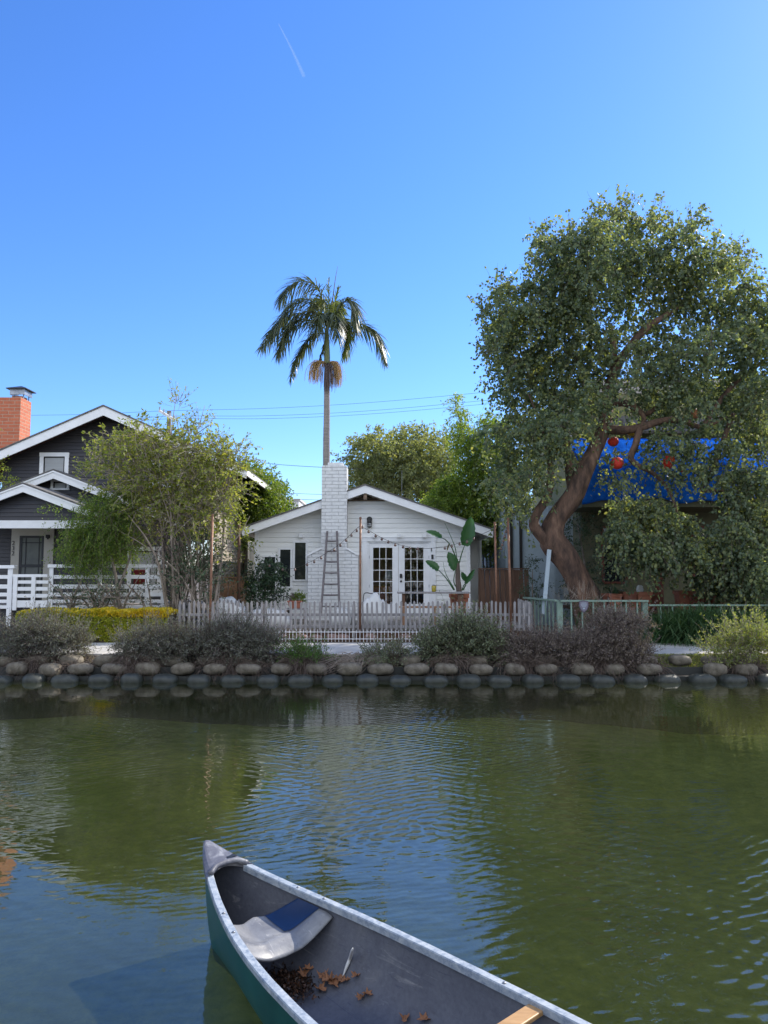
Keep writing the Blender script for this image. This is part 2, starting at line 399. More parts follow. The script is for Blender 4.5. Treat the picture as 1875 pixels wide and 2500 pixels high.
def watermat():
    m, nt, b = newmat('canal_water'); nt.nodes.remove(b)
    L = nt.links.new
    tc = nt.nodes.new('ShaderNodeTexCoord'); obj = tc.outputs['Object']
    def mp(scale, rot=0, loc=(0, 0, 0)):
        n = nt.nodes.new('ShaderNodeMapping'); n.inputs['Scale'].default_value = scale
        n.inputs['Rotation'].default_value = (0, 0, R(rot)); n.inputs['Location'].default_value = loc
        L(obj, n.inputs[0]); return n.outputs[0]
    def math_(op, a, b_=None, c=None):
        n = nt.nodes.new('ShaderNodeMath'); n.operation = op
        for i, q in enumerate((a, b_, c)):
            if q is None: continue
            if hasattr(q, 'links'): L(q, n.inputs[i])
            else: n.inputs[i].default_value = q
        return n.outputs[0]
    # long-crested ripples running from the upper right to the lower left and a crossing set
    def wave(rot, sc, dist, dsc, off=(0, 0, 0)):
        n = nt.nodes.new('ShaderNodeTexWave'); n.wave_type = 'BANDS'; n.bands_direction = 'X'; n.wave_profile = 'SIN'
        n.inputs['Scale'].default_value = sc; n.inputs['Distortion'].default_value = dist
        n.inputs['Detail'].default_value = 2; n.inputs['Detail Scale'].default_value = dsc
        L(mp((1, 1, 1), rot, off), n.inputs['Vector']); return n.outputs['Fac']
    w1 = wave(58, 2.7, 5.5, .8); w2 = wave(118, 2.1, 6, .9, (3, 1, 0)); w3 = wave(80, 4.2, 5, 1.2, (1, 7, 0))
    n1 = noise(nt, mp((1, 1, 1)), 2.2, 3, .5, .6); n2 = noise(nt, mp((1, 1.3, 1)), 7, 3, .5, .3)
    # where the breeze ruffles the water
    am = noise(nt, mp((1, .8, 1), 20, (2.3, 1.1, 0)), .17, 2, .5)
    amp = nt.nodes.new('ShaderNodeMapRange'); L(am, amp.inputs[0])
    amp.inputs[1].default_value = .42; amp.inputs[2].default_value = .60; amp.inputs[3].default_value = .16; amp.inputs[4].default_value = 1.0
    sp = nt.nodes.new('ShaderNodeSeparateXYZ'); L(obj, sp.inputs[0])
    sh = nt.nodes.new('ShaderNodeMapRange'); L(sp.outputs[1], sh.inputs[0])     # calm in the lee of the far bank
    sh.inputs[1].default_value = 14.6; sh.inputs[2].default_value = 11.0; sh.inputs[3].default_value = .12; sh.inputs[4].default_value = 1
    def mask(sc, loc, lo, hi):
        q = nt.nodes.new('ShaderNodeMapRange'); q.interpolation_type = 'SMOOTHSTEP'; L(noise(nt, mp((1, 1, 1), 0, loc), sc, 2, .5), q.inputs[0])
        q.inputs[1].default_value = lo; q.inputs[2].default_value = hi; q.inputs[3].default_value = .1; q.inputs[4].default_value = 1.25; return q.outputs[0]
    w4 = wave(95, .9, 6, .6, (5, 2, 0))
    h = math_('ADD', math_('MULTIPLY', math_('MULTIPLY', w1, mask(.33, (4, 0, 0), .4, .6)), .5), math_('MULTIPLY', math_('MULTIPLY', w2, mask(.4, (0, 9, 0), .42, .6)), .4))
    h = math_('ADD', h, math_('MULTIPLY', w4, .35))
    h = math_('ADD', h, math_('MULTIPLY', w3, .10))
    h = math_('ADD', h, math_('MULTIPLY', n1, .9)); h = math_('ADD', h, math_('MULTIPLY', n2, .22))
    h = math_('MULTIPLY', h, math_('MULTIPLY', amp.outputs[0], sh.outputs[0]))
    bp = nt.nodes.new('ShaderNodeBump'); bp.inputs['Strength'].default_value = 1; bp.inputs['Distance'].default_value = .0068
    L(h, bp.inputs['Height'])
    fr = nt.nodes.new('ShaderNodeFresnel'); fr.inputs[0].default_value = 1.72; L(bp.outputs[0], fr.inputs['Normal'])
    gl = nt.nodes.new('ShaderNodeBsdfGlossy'); gl.inputs['Roughness'].default_value = .02; L(bp.outputs[0], gl.inputs['Normal'])
    gl.inputs[0].default_value = (1, 1, 1, 1)
    tr = nt.nodes.new('ShaderNodeBsdfTransparent'); tr.inputs[0].default_value = (.86, .88, .62, 1)
    df = nt.nodes.new('ShaderNodeBsdfDiffuse'); df.inputs[0].default_value = (.10, .12, .045, 1)
    mu = nt.nodes.new('ShaderNodeMixShader'); mu.inputs[0].default_value = .16
    L(tr.outputs[0], mu.inputs[1]); L(df.outputs[0], mu.inputs[2])
    mx = nt.nodes.new('ShaderNodeMixShader'); L(fr.outputs[0], mx.inputs[0]); L(mu.outputs[0], mx.inputs[1]); L(gl.outputs[0], mx.inputs[2])
    L(mx.outputs[0], nt.nodes['Material Output'].inputs[0])
    return m
tag(npobj('water', [(-300, .4, 0), (300, .4, 0), (300, 15.35, 0), (-300, 15.35, 0)], [[0, 1, 2, 3]], watermat(), None, (0, 0, 0)), kind='structure')

# footpath: slabs in one mesh, with joints
pb = MB(); x = -45.0
while x < 45:
    pb.box(x, x + 1.49, 15.98, 18.42, .28, .45); x += 1.5
tag(pb.build('footpath', m_concrete, None, (0, 17, .28), bevel=.012), kind='structure')
# yards behind: raised patio level
tag(MB().box(X(592, 19.5), X(1292, 19.5), 19.32, 60, .38, .74).build('patio', m_yard, None, (0, 20, .38)), kind='structure')

# ------------------------------------------------------------------ bank blocks (things)
def block(kind):
    b = MB(); n, m = 28, 17; rx, ry, rz = .235, .19, .125; ph_ = [random.uniform(0, 6.28) for _ in range(6)]
    for j in range(m):
        ph = -math.pi / 2 + math.pi * j / (m - 1)
        cz = math.sin(ph); cr = max(math.cos(ph), .03)
        for k in range(n):
            a = 2 * math.pi * k / n
            c, s_ = math.cos(a), math.sin(a); q = .72
            lump = 1 + .035 * math.sin(2 * a + ph_[0] + cz) + .03 * math.sin(3 * a + ph_[1]) * cr + .02 * math.sin(5 * a + ph_[2] + 3 * cz) + .012 * math.sin(9 * a + ph_[3] + 5 * cz)
            b.v.append((lump * rx * math.copysign(abs(c) ** q, c) * cr ** .62, lump * ry * math.copysign(abs(s_) ** q, s_) * cr ** .62,
                        rz * math.copysign(abs(cz) ** .8, cz) * (1 + .05 * math.sin(a + ph_[4])) + .006 * math.sin(4 * a + ph_[5])))
    for j in range(m - 1):
        for k in range(n): b.f.append([j * n + k, j * n + (k + 1) % n, (j + 1) * n + (k + 1) % n, (j + 1) * n + k])
    b.f += [list(range(n - 1, -1, -1)), list(range((m - 1) * n, m * n))]
    return b
src = {}
ORD = ['first', 'second', 'third', 'fourth', 'fifth', 'sixth', 'seventh', 'eighth', 'ninth', 'tenth', 'eleventh', 'twelfth', 'thirteenth', 'fourteenth', 'fifteenth', 'sixteenth', 'seventeenth',
       'eighteenth', 'nineteenth', 'twentieth', 'twenty first', 'twenty second', 'twenty third', 'twenty fourth', 'twenty fifth', 'twenty sixth', 'twenty seventh']
CNT = {}
def nth(k): CNT[k] = CNT.get(k, -1) + 1; return ORD[CNT[k]]
def put_block(key, mat, x, y, z, sc, rot, label):
    key += str(random.randrange(7))
    if key not in src:
        o = block(key).build('bank_block', mat, None, (0, 0, 0), True); src[key] = o
    else:
        o = src[key].copy(); S.collection.objects.link(o)
    o.location = (x, y, z); o.rotation_euler = rot; o.scale = sc
    tag(o, label, 'concrete block', 'rounded concrete blocks lining the canal bank')
def rr(a): return random.uniform(-a, a)
for i in range(1, 25):
    put_block('w', m_blockwet, X(7 - 82 * 1 + 81.0 * i + rr(4), 15.0), 15.07 + rr(.02), .010 + rr(.015), (1 + rr(.1), 1, 1 + rr(.1)), (rr(.03), rr(.03), rr(.08)),
              'dark wet rounded concrete block at the waterline, ' + nth('w') + ' from the left edge')
for i in range(1, 24):
    px = 48 - 81 * 1 + 80.4 * i
    if i == 21: continue
    put_block('m', m_block, X(px + rr(5), 15.3), 15.33 + rr(.02), .205 + rr(.012), (1 + rr(.13), 1, 0.96 + rr(.14)), (rr(.07), rr(.08), rr(.16)),
              'dry tan grey block of the middle bank row, ' + nth('m') + ' from the left edge')
for i in range(1, 24):
    px = 15 - 81 + 82 * i
    if 560 < px < 900 and i % 2: continue
    put_block('m', m_block, X(px, 15.6), 15.68 + rr(.03), .335 + rr(.015), (1 + rr(.06), 1.05, .95 + rr(.08)), (rr(.06), rr(.07), rr(.15)),
              'half buried block of the topmost bank row, ' + nth('t') + ' from the left edge')
# dark slab wall behind the blocks
tag(MB().box(-40, 40, 15.2, 15.3, -1.2, .08).add([(-40, 15.42, .05), (40, 15.42, .05), (40, 15.42, .24), (-40, 15.42, .24)], [[0, 1, 2, 3]])
    .build('retaining_wall', M('wet_dark_concrete', (.03, .032, .028), None, 4, .7, .3)), 'low dark concrete wall hidden in the gaps behind the rounded bank blocks', 'wall')

# ------------------------------------------------------------------ building helpers
def siding(mb, f, x_of, y, z0, z1, step=.14, holes=(), lap=.020):
    """lap boards. x_of(z)->(xmin,xmax); f maps (u,depth,z)->world (depth<0 = outward)."""
    zs = [z0]; z = z0
    while z < z1 - 1e-6: z = min(z + step, z1); zs.append(z)
    for a, b in zip(zs[:-1], zs[1:]):
        cuts = sorted({a, b} | {h[k] for h in holes for k in (2, 3) if a < h[k] < b})
        for c, d in zip(cuts[:-1], cuts[1:]):
            l0, r0 = x_of(c); l1, r1 = x_of(d)
            if r0 - l0 < .01: continue
            segs = [((l0, l1), (r0, r1))]
            for hx0, hx1, hz0, hz1 in holes:
                if hz0 < (c + d) / 2 < hz1:
                    new = []
                    for (sl_, sr) in segs:
                        if sl_[0] < hx0 < sr[0]: new.append((sl_, (hx0, hx0)))
                        if sl_[0] < hx1 < sr[0]: new.append(((hx1, hx1), sr))
                        if hx1 <= sl_[0] or hx0 >= sr[0]: new.append((sl_, sr))
                    segs = new
            oc = lap * (b - c) / (b - a); od = lap * (b - d) / (b - a)
            for (sl_, sr) in segs:
                g_ = .012 if d == b else 0; e_ = d - g_
                v = [f(sl_[0], y - oc, c), f(sr[0], y - oc, c), f(sr[1], y - od - .004, e_), f(sl_[1], y - od - .004, e_)]
                mb.add(v, [[0, 1, 2, 3]])
                if g_:
                    mb.add([f(sl_[1], y - .004, e_), f(sr[1], y - .004, e_), f(sr[1], y + .012, e_), f(sl_[1], y + .012, e_)], [[0, 1, 2, 3]])
                    mb.add([f(sl_[1], y + .012, e_), f(sr[1], y + .012, e_), f(sr[1], y + .012, d), f(sl_[1], y + .012, d)], [[0, 1, 2, 3]])
                if c == a: mb.add([f(sl_[0], y + .012, c), f(sr[0], y + .012, c), f(sr[0], y - oc, c), f(sl_[0], y - oc, c)], [[0, 1, 2, 3]])
idf = lambda u, d, z: (u, d, z)
def gable(xr, zr, sl_, half):       # roof underside line at x
    return lambda z: (max(xr - half, xr - (zr - z) / sl_) if z < zr else xr, min(xr + half, xr + (zr - z) / sl_) if z < zr else xr)
def slopes(mb, xr, zr, xl, xr2, sl_, th, y0, y1):
    zl = zr - sl_ * (xr - xl); z2 = zr - sl_ * (xr2 - xr)
    mb.prism([(xl, zl), (xr, zr), (xr, zr - th), (xl, zl - th)][::-1], y0, y1)
    mb.prism([(xr, zr), (xr2, z2), (xr2, z2 - th), (xr, zr - th)][::-1], y0, y1)
def frame(mb, x0, x1, z0, z1, y, wd, d, sill=0):
    mb.box(x0 - wd, x0, y - d, y + .02, z0, z1); mb.box(x1, x1 + wd, y - d, y + .02, z0, z1)
    mb.box(x0 - wd - .01, x1 + wd + .01, y - d - .006, y + .02, z1, z1 + wd)
    mb.box(x0 - wd - sill, x1 + wd + sill, y - d - sill * .5, y + .02, z0 - wd * .8, z0)
m_glass_dark, nt, b_ = newmat('dark_window_glass')
b_.inputs['Base Color'].default_value = (.018, .022, .025, 1); b_.inputs['Roughness'].default_value = .04; b_.inputs['IOR'].default_value = 1.6
bump(nt, noise(nt, coords(nt), 1.5, 2), .06, .02, b_.inputs['Normal'])
m_glass, nt, b_ = newmat('clear_door_glass')
g = nt.nodes.new('ShaderNodeBsdfGlossy'); g.inputs['Roughness'].default_value = .01
t_ = nt.nodes.new('ShaderNodeBsdfTransparent'); t_.inputs[0].default_value = (.9, .92, .92, 1)
fr_ = nt.nodes.new('ShaderNodeFresnel'); fr_.inputs[0].default_value = 1.5; ms_ = nt.nodes.new('ShaderNodeMixShader')
nt.links.new(fr_.outputs[0], ms_.inputs[0]); nt.links.new(t_.outputs[0], ms_.inputs[1]); nt.links.new(g.outputs[0], ms_.inputs[2])
nt.links.new(ms_.outputs[0], nt.nodes['Material Output'].inputs[0])
m_blind = M('pale_window_blind', (.40, .41, .41), (.34, .35, .35), 3, .7, .6, 30, stretch=(.1, .1, 4))
m_screen = M('grey_door_screen', (.16, .17, .15), (.11, .12, .11), 2, .6, .1)

# ------------------------------------------------------------------ white bungalow
YF = 23.0; YR = 22.42
bun = root('bungalow', 'low white clapboard bungalow with a shallow gable, brick chimney and French doors', 'house', (X(885, YF), YF, .74))
xr, zr = X(891, YR), Z(1184, YR)
xl, xr2 = X(590, YR), X(1204, YR)
SLB = (zr - Z(1293, YR)) / (xr2 - xr)
bl, br = X(622, YF), X(1147, YF)
g0x, g1x, gz0, gz1 = X(911, YF), X(958, YF), Z(1475, YF), Z(1337, YF)
g2x, g3x = X(988, YF), X(1034, YF)
dz0, dz1 = .74, Z(1323, YF)
dh = (X(899, YF), X(1050, YF), dz0, dz1)
holes = [dh]
wb = MB()
eave = zr - .10
def bx(z):
    l, r = gable(xr, eave, SLB, 99)(z); return (max(bl, l), min(br, r))
siding(wb, idf, bx, YF, .74, eave - .02, .148, holes)
siding(wb, lambda u, d, z: (br - (d - YF), u, z), lambda z: (YF, 31.5), YF, .74, eave - SLB * (br - xr) , .148)
siding(wb, lambda u, d, z: (bl + (d - YF), -u, z), lambda z: (-31.5, -YF), YF, .74, eave - SLB * (xr - bl), .148)
wb.box(bl, br, 31.5, 31.6, .74, eave - SLB * (xr - bl))
wb.build('wall', m_side_w, bun)
ww = MB()
wl_, wr_ = X(607, 26), X(1170, 26)
siding(ww, idf, lambda z: (wl_, bl), 26, .74, eave - SLB * (xr - wl_) - .02, .148)
ww.box(wl_ - .02, wl_ + .05, 25.9, 31, .74, eave - SLB * (xr - wl_)); ww.build('wing_wall', m_side_w, bun); ww = MB()
siding(ww, idf, lambda z: (br, wr_), 25.6, .74, eave - SLB * (wr_ - xr) - .02, .148)
ww.box(wr_ - .05, wr_ + .02, 25.5, 31, .74, eave - SLB * (wr_ - xr))
o = ww.build('wing_wall', m_side_w, bun)
tr_ = MB()
for xa in (bl, br - .09): MB().box(xa - .012, xa + .102, YF - .028, YF + .09, .74, eave - SLB * (abs(xa - xr)) - (.06)).build('corner_board', m_white, bun)
tr_.box(wr_ - .09, wr_ + .035, 25.56, 25.66, .74, eave - SLB * (wr_ - xr) - .05)
tr_.build('corner_board', m_white, bun)
rf = MB(); slopes(rf, xr, zr + .035, xl - .03, xr2 + .03, SLB, .045, YR - .03, 31.8)
roof = rf.build('roof', m_shingle, bun)
fa = MB(); slopes(fa, xr, zr - .012, xl, xr2, SLB, .235, YR - .002, YR + .05)
for xe in (xl, xr2):
    ze = zr - SLB * abs(xe - xr)
    fa.box(xe - .03, xe + .03, YR + .052, 31.7, ze - .2, ze - .03)
fa.build('fascia', m_white, roof)
sf = MB(); slopes(sf, xr, zr - .014, xl + .03, xr2 - .03, SLB, .03, YR + .052, 31.7)
for k in range(14):
    y = YR + .35 + k * .65
    for sgn, xe in ((-1, xl), (1, xr2)):
        ze = zr - .06 - SLB * (abs(xe - xr) - .05); xi = xe - sgn * 1.0
        sf.bar((xe - sgn * .05, y, ze - .05), (xi, y, ze + SLB * .95 - .05), .05, .10)
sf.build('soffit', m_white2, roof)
gv = MB(); hw = .62
gv.prism([(xr - hw, zr - .25 - SLB * hw + .02), (xr + hw, zr - .25 - SLB * hw + .02), (xr, zr - .26)], YF - .035, YF - .02)
gvo = gv.build('gable_vent', m_dark, bun)
gs = MB()
for k in range(3):
    hh = hw * (.95 - .3 * k); z_ = zr - .245 - SLB * hw + .035 + k * .07
    gs.box(xr - hh, xr + hh, YF - .06, YF - .036, z_, z_ + .022)
gs.box(xr - .05, xr + .05, YR + .06, YF, zr - .42, zr - .24)
gs.build('slat', m_rafter, gvo)
# windows
for (a, b, c, d) in ((646, 672, 1360, 1440), (684, 709, 1342, 1432), (720, 746, 1325, 1415)):
    x0, x1, z0, z1 = X(a, YF), X(b, YF), Z(d, YF), Z(c, YF)
    f_ = MB(); frame(f_, x0, x1, z0, z1, YF - .012, .062, .035, .012)
    wo = f_.build('window', m_white, bun, bevel=.004)
    MB().box(x0, x1, YF - .03, YF - .024, z0, z1).build('pane', m_glass_dark, wo)
# vent box and outlookers
MB().box(X(730, YF), X(740, YF), YF - .16, YF, Z(1313, YF), Z(1303, YF)).build('vent_box', m_white, bun, bevel=.01)
for px in (914, 975, 1036):
    MB().box(X(px - 4.5, YF), X(px + 4.5, YF), YF - .22, YF, Z(1313, YF), Z(1304, YF)).build('bracket', m_white, bun, bevel=.006)
# door surround + two doors
fs = MB()
x0, x1 = X(885, YF), X(899, YF); x2, x3 = X(1050, YF), X(1064, YF)
fs.box(x0, x1 - .02, YF - .04, YF + .02, .74, dz1 + .02); fs.box(x2 + .02, x3, YF - .04, YF + .02, .74, dz1 + .02)
fs.box(x0 - .02, x3 + .02, YF - .05, YF + .02, dz1 + .02, dz1 + .13); fs.box(x0 - .05, x3 + .05, YF - .07, YF + .02, dz1 + .13, dz1 + .155)
fs.box(x1 - .02, x1 + .025, YF - .02, YF + .12, .74, dz1); fs.box(x2 - .025, x2 + .02, YF - .02, YF + .12, .74, dz1)
fs.box(x1 - .02, x2 + .02, YF - .02, YF + .12, dz1 - .02, dz1 + .02)
fs.build('door_frame', m_white, bun, bevel=.004)
def french(xa, xb, ga, gb, hinge):
    d = MB(); yd = YF + .03
    d.box(xa, ga, yd, yd + .045, .80, dz1 - .025); d.box(gb, xb, yd, yd + .045, .80, dz1 - .025)
    d.box(ga, gb, yd, yd + .045, .80, gz0); d.box(ga, gb, yd, yd + .045, gz1, dz1 - .025)
    o = d.build('door', m_white, bun)
    mu = MB()
    for k in (1, 2):
        xm = ga + (gb - ga) * k / 3; mu.box(xm - .01, xm + .01, yd + .002, yd + .04, gz0, gz1)
    for k in range(1, 5):
        zm = gz0 + (gz1 - gz0) * k / 5; mu.box(ga, gb, yd + .004, yd + .038, zm - .01, zm + .01)
    mu.build('muntin', m_white, o)
    MB().box(ga, gb, yd + .018, yd + .024, gz0, gz1).build('pane', m_glass, o)
    h = MB()
    for zz in (1.0, 1.7, 2.6): h.box(hinge - .008, hinge + .008, yd - .012, yd, zz, zz + .09)
    h.build('hinge', m_metal, o)
    return o
xm = X(973, YF)
dl = french(x1 + .025, xm - .004, g0x, g1x, x1 + .03)
drr = french(xm + .004, x2 - .025, g2x, g3x, x2 - .03)
MB().box(X(976, YF), X(982, YF), YF - .02, YF + .03, Z(1411, YF), Z(1401, YF)).build('keypad', m_black, drr, bevel=.004)
MB().ball((X(979, YF), YF - .03, Z(1419, YF)), .034, .03, .034).tube([(X(979, YF), YF - .02, Z(1419, YF)), (X(979, YF), YF + .03, Z(1419, YF))], .015).build('knob', m_black, drr, smooth=True)
o = MB().box(X(1053, YF), X(1058, YF), YF - .075, YF - .042, Z(1365, YF), Z(1354, YF)).build('doorbell', m_black, bun, bevel=.005)
MB().tube([(X(1053, YF), YF - .06, Z(1346, YF)), (X(1053, YF), YF - .06, Z(1339, YF))], .014).build('entry_light', m_black, bun)
MB().box(X(868, 22.6), X(1100, 22.6), 22.55, 22.98, .741, .82).build('doorstep', m_concrete, bun, bevel=.01)
# caged wall lamp
lm = root('wall_lantern', 'black caged wall lamp on the white siding above the French doors', 'lamp', (X(902, YF), YF - .02, Z(1290, YF)))
lx = X(902, YF)
MB().tube([(lx, YF - .01, Z(1268, YF)), (lx, YF - .06, Z(1268, YF))], .085, 16).build('wall_plate', m_black, lm)
MB().lathe((lx, YF - .12, Z(1276, YF)), [(.02, .12), (.075, .10), (.08, 0), (.07, -.02)], 14).build('hood', m_black, lm, smooth=True)
MB().lathe((lx, YF - .12, Z(1289, YF)), [(.02, 0), (.052, .04), (.055, .16)], 12).build('glass_jar', M('frosted_jar', (.5, .52, .52), None, 4, .2, 0), lm, smooth=True)
cg = MB()
for k in range(6):
    a = k * math.pi / 3 + .3; cg.tube([(lx + .07 * math.cos(a), YF - .12 + .07 * math.sin(a), Z(1277, YF)), (lx + .068 * math.cos(a), YF - .12 + .068 * math.sin(a), Z(1287, YF)), (lx, YF - .12, Z(1290, YF))], .006, 5)
for zz in (1281, 1286): cg.tube([(lx + .07 * math.cos(t), YF - .12 + .07 * math.sin(t), Z(zz, YF)) for t in np.linspace(0, 6.283, 14)], .006, 5)
cg.build('cage', m_black, lm)
# room behind the doors
rm = MB(); ra, rb = X(880, 23), X(1075, 23)
rm.box(ra - .6, rb + .6, 26.2, 26.3, .8, 3.2); rm.box(ra - .7, ra - .6, 23.15, 26.3, .8, 3.2); rm.box(rb + .6, rb + .7, 23.15, 26.3, .8, 3.2)
rm.build('interior_wall', M('warm_room_plaster', (.62, .42, .34), (.5, .32, .26), 1, .8, 0), bun)
MB().box(ra - .6, rb + .6, 23.1, 26.2, .76, .80).build('interior_floor', M('brown_floorboards', (.36, .17, .07), (.24, .11, .05), 3, .4, .1, stretch=(8, .5, 1)), bun)
MB().box(ra - .6, rb + .6, 23.15, 26.2, 3.05, 3.1).build('interior_ceiling', m_white, bun)
# furniture glimpsed through the panes
tt = root('bookcase', 'brown bookcase of coloured books seen through the right French door', 'bookcase', (X(1012, 25.2), 25.2, .8))
bc = MB(); a0, a1 = X(990, 25.2), X(1045, 25.2)
bc.box(a0, a0 + .04, 25.1, 25.4, .8, 2.5); bc.box(a1 - .04, a1, 25.1, 25.4, .8, 2.5); bc.box(a0 + .04, a1 - .04, 25.38, 25.4, .8, 2.5)
for k in range(5): bc.box(a0 + .04, a1 - .04, 25.11, 25.375, .84 + k * .4, .87 + k * .4)
bc.build('frame', m_rafter, tt)
for ci, cc in enumerate([(.5, .12, .06), (.6, .42, .1), (.12, .2, .3), (.6, .55, .45), (.25, .12, .06)]):
    bk = MB()
    for k in range(4):
        xx = a0 + .05
        while xx < a1 - .09:
            wd = random.uniform(.02, .05)
            if random.randrange(5) == ci: bk.box(xx, xx + wd - .003, 25.15, 25.33, .872 + k * .4, .872 + k * .4 + random.uniform(.18, .3))
            xx += wd
    if bk.v: bk.build('book', M('book_cover', cc, None, 6, .6, 0), tt)
tt = root('armchair', 'rust orange armchair glimpsed low behind the left French door', 'armchair', (X(935, 24.3), 24.3, .8))
ax = X(932, 24.3); m_rusty = M('rust_fabric', (.5, .2, .07), None, 8, .9, .3)
MB().box(ax - .33, ax + .33, 24.1, 24.75, 1.02, 1.25).build('seat', m_rusty, tt, bevel=.05)
MB().box(ax - .33, ax + .33, 24.76, 24.9, 1.0, 1.72).build('backrest', m_rusty, tt, bevel=.05)
for s_ in (-1, 1):
    MB().box(ax + s_ * .39 - .055, ax + s_ * .39 + .055, 24.1, 24.85, 1.0, 1.45).build('armrest', m_rusty, tt, bevel=.04)
    for yy in (24.15, 24.8): MB().box(ax + s_ * .36 - .02, ax + s_ * .36 + .02, yy - .02, yy + .02, .8, 1.0).build('leg', m_rafter, tt)
tt = root('floor_lamp', 'pale shaded lamp standing behind the left French door panes', 'lamp', (X(948, 23.9), 23.9, .8))
MB().tube([(X(950, 23.9), 23.9, .8), (X(950, 23.9), 23.9, 2.1)], .012, 8).lathe((X(950, 23.9), 23.9, .801), [(.13, 0), (.13, .02), (.02, .03)]).build('stand', m_black, tt)
MB().lathe((X(950, 23.9), 23.9, 1.95), [(.19, 0), (.09, .3), (.085, .3)], 16).build('lamp_shade', m_cloth, tt, smooth=True)
# chimney
YC = 22.30
ca, cb_, cz = X(784, YC), X(846, YC), Z(1136, YC)
da, db, dz = X(752, YC), X(874, YC), Z(1356, YC)
ch = MB()
ch.prism([(da, .74), (db, .74), (db, dz), (cb_, Z(1340, YC)), (cb_, cz - .03), (cb_ - .05, cz), (ca + .05, cz), (ca, cz - .03), (ca, Z(1340, YC)), (da, dz)], YC, YF + .05)
cho = ch.build('chimney', m_brickw, bun)
MB().box(X(798, YC), X(836, YC), YC + .1, YC + .6, cz, cz + .1).build('chimney_flue', m_white2, cho, bevel=.015)
cp = MB()
for sgn, a, b in ((-1, da, ca), (1, db, cb_)):
    cp.bar((a + sgn * .02, YC + .33, dz + .01), (b, YC + .33, Z(1340, YC) + .02), .74, .05)
cp.build('shoulder_cap', m_white, cho)

# ------------------------------------------------------------------ dark two-storey house (left)
hou = root('brown_house', 'two-storey dark brown clapboard house with white trimmed gables and a porch', 'house', (X(240, 24), 24, .4))
YM = 24.0; YMR = 23.35
hxr, hzr = X(240, YMR), Z(991, YMR)
hxe = X(597, YMR); SLH = (hzr - Z(1145, YMR)) / (hxe - hxr)
hr_ = X(521, YM); hl_ = 2 * hxr - hr_
he = hzr - .14
wb = MB()
siding(wb, idf, lambda z: tuple(np.clip(gable(hxr, he, SLH, 99)(z), hl_, hr_)), YM, 3.2, he, .115, (), .024)
siding(wb, lambda u, d, z: (hl_ + (d - YM), -u, z), lambda z: (-36, -YM), YM, .4, he - SLH * (hr_ - hxr), .14)
wb.build('wall', m_side_d, hou)
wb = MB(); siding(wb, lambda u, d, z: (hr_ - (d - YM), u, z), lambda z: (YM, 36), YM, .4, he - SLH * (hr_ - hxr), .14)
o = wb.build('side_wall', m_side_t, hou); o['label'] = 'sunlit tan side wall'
rf = MB(); slopes(rf, hxr, hzr + .04, 2 * hxr - hxe, hxe, SLH, .05, YMR - .03, 36.3)
rh = rf.build('roof', m_shingle, hou)
fa = MB(); slopes(fa, hxr, hzr - .012, 2 * hxr - hxe, hxe, SLH, .29, YMR, YMR + .05)
fa.box(hxe - .03, hxe + .02, YMR + .055, 36.2, hzr - SLH * (hxe - hxr) - .2, hzr - SLH * (hxe - hxr) - .02)
fa.build('fascia', m_white, rh)
sf = MB(); slopes(sf, hxr, hzr - .014, 2 * hxr - hxe + .04, hxe - .04, SLH, .04, YMR + .055, 36.2); sf.build('soffit', m_redwood, rh)
for px, h in ((305, .22), (317, .16)):
    MB().tube([(X(px, 26), 26, hzr - SLH * (X(px, 26) - hxr) - .02), (X(px, 26), 26, hzr - SLH * (X(px, 26) - hxr) + h)], .05, 8).build('vent_pipe', m_black, rh)
# red brick chimney
YB = 26.5
rc = MB().box(X(-60, YB), X(34, YB), YB, YB + .8, 5.5, Z(970, YB)).build('chimney', m_brickr, hou)
zc = Z(970, YB); cx_ = X(31, YB)
MB().box(cx_ - .4, cx_ + .0, YB + .2, YB + .6, zc, zc + .1).build('flue', m_terra, rc, bevel=.02)
cc = MB(); hx0, hx1, hy0, hy1 = cx_ - .42, cx_ + .12, YB + .1, YB + .7
cc.box(hx0, hx1, hy0, hy0 + .03, zc + .13, zc + .33); cc.box(hx1 - .03, hx1, hy0 + .031, hy1, zc + .13, zc + .33); cc.box(hx0, hx0 + .03, hy0 + .031, hy1, zc + .13, zc + .33)
for ax_, ay_ in ((hx0 + .1, hy0 + .1), (hx1 - .1, hy0 + .1), (hx1 - .1, hy1 - .1)): cc.box(ax_, ax_ + .03, ay_, ay_ + .03, zc, zc + .4)
cc.build('spark_guard', m_metal, rc)
mx_, my_ = (hx0 + hx1) / 2, (hy0 + hy1) / 2
MB().add([(hx0 - .1, hy0 - .1, zc + .36), (hx1 + .1, hy0 - .1, zc + .36), (hx1 + .1, hy1 + .1, zc + .36), (hx0 - .1, hy1 + .1, zc + .36), (mx_, my_, zc + .52),
          (hx0 - .1, hy0 - .1, zc + .33), (hx1 + .1, hy0 - .1, zc + .33), (hx1 + .1, hy1 + .1, zc + .33), (hx0 - .1, hy1 + .1, zc + .33)],
         [[0, 1, 4], [1, 2, 4], [2, 3, 4], [3, 0, 4], [0, 5, 6, 1], [1, 6, 7, 2], [2, 7, 8, 3], [3, 8, 5, 0], [8, 7, 6, 5]]).build('chimney_cap', m_black, rc)
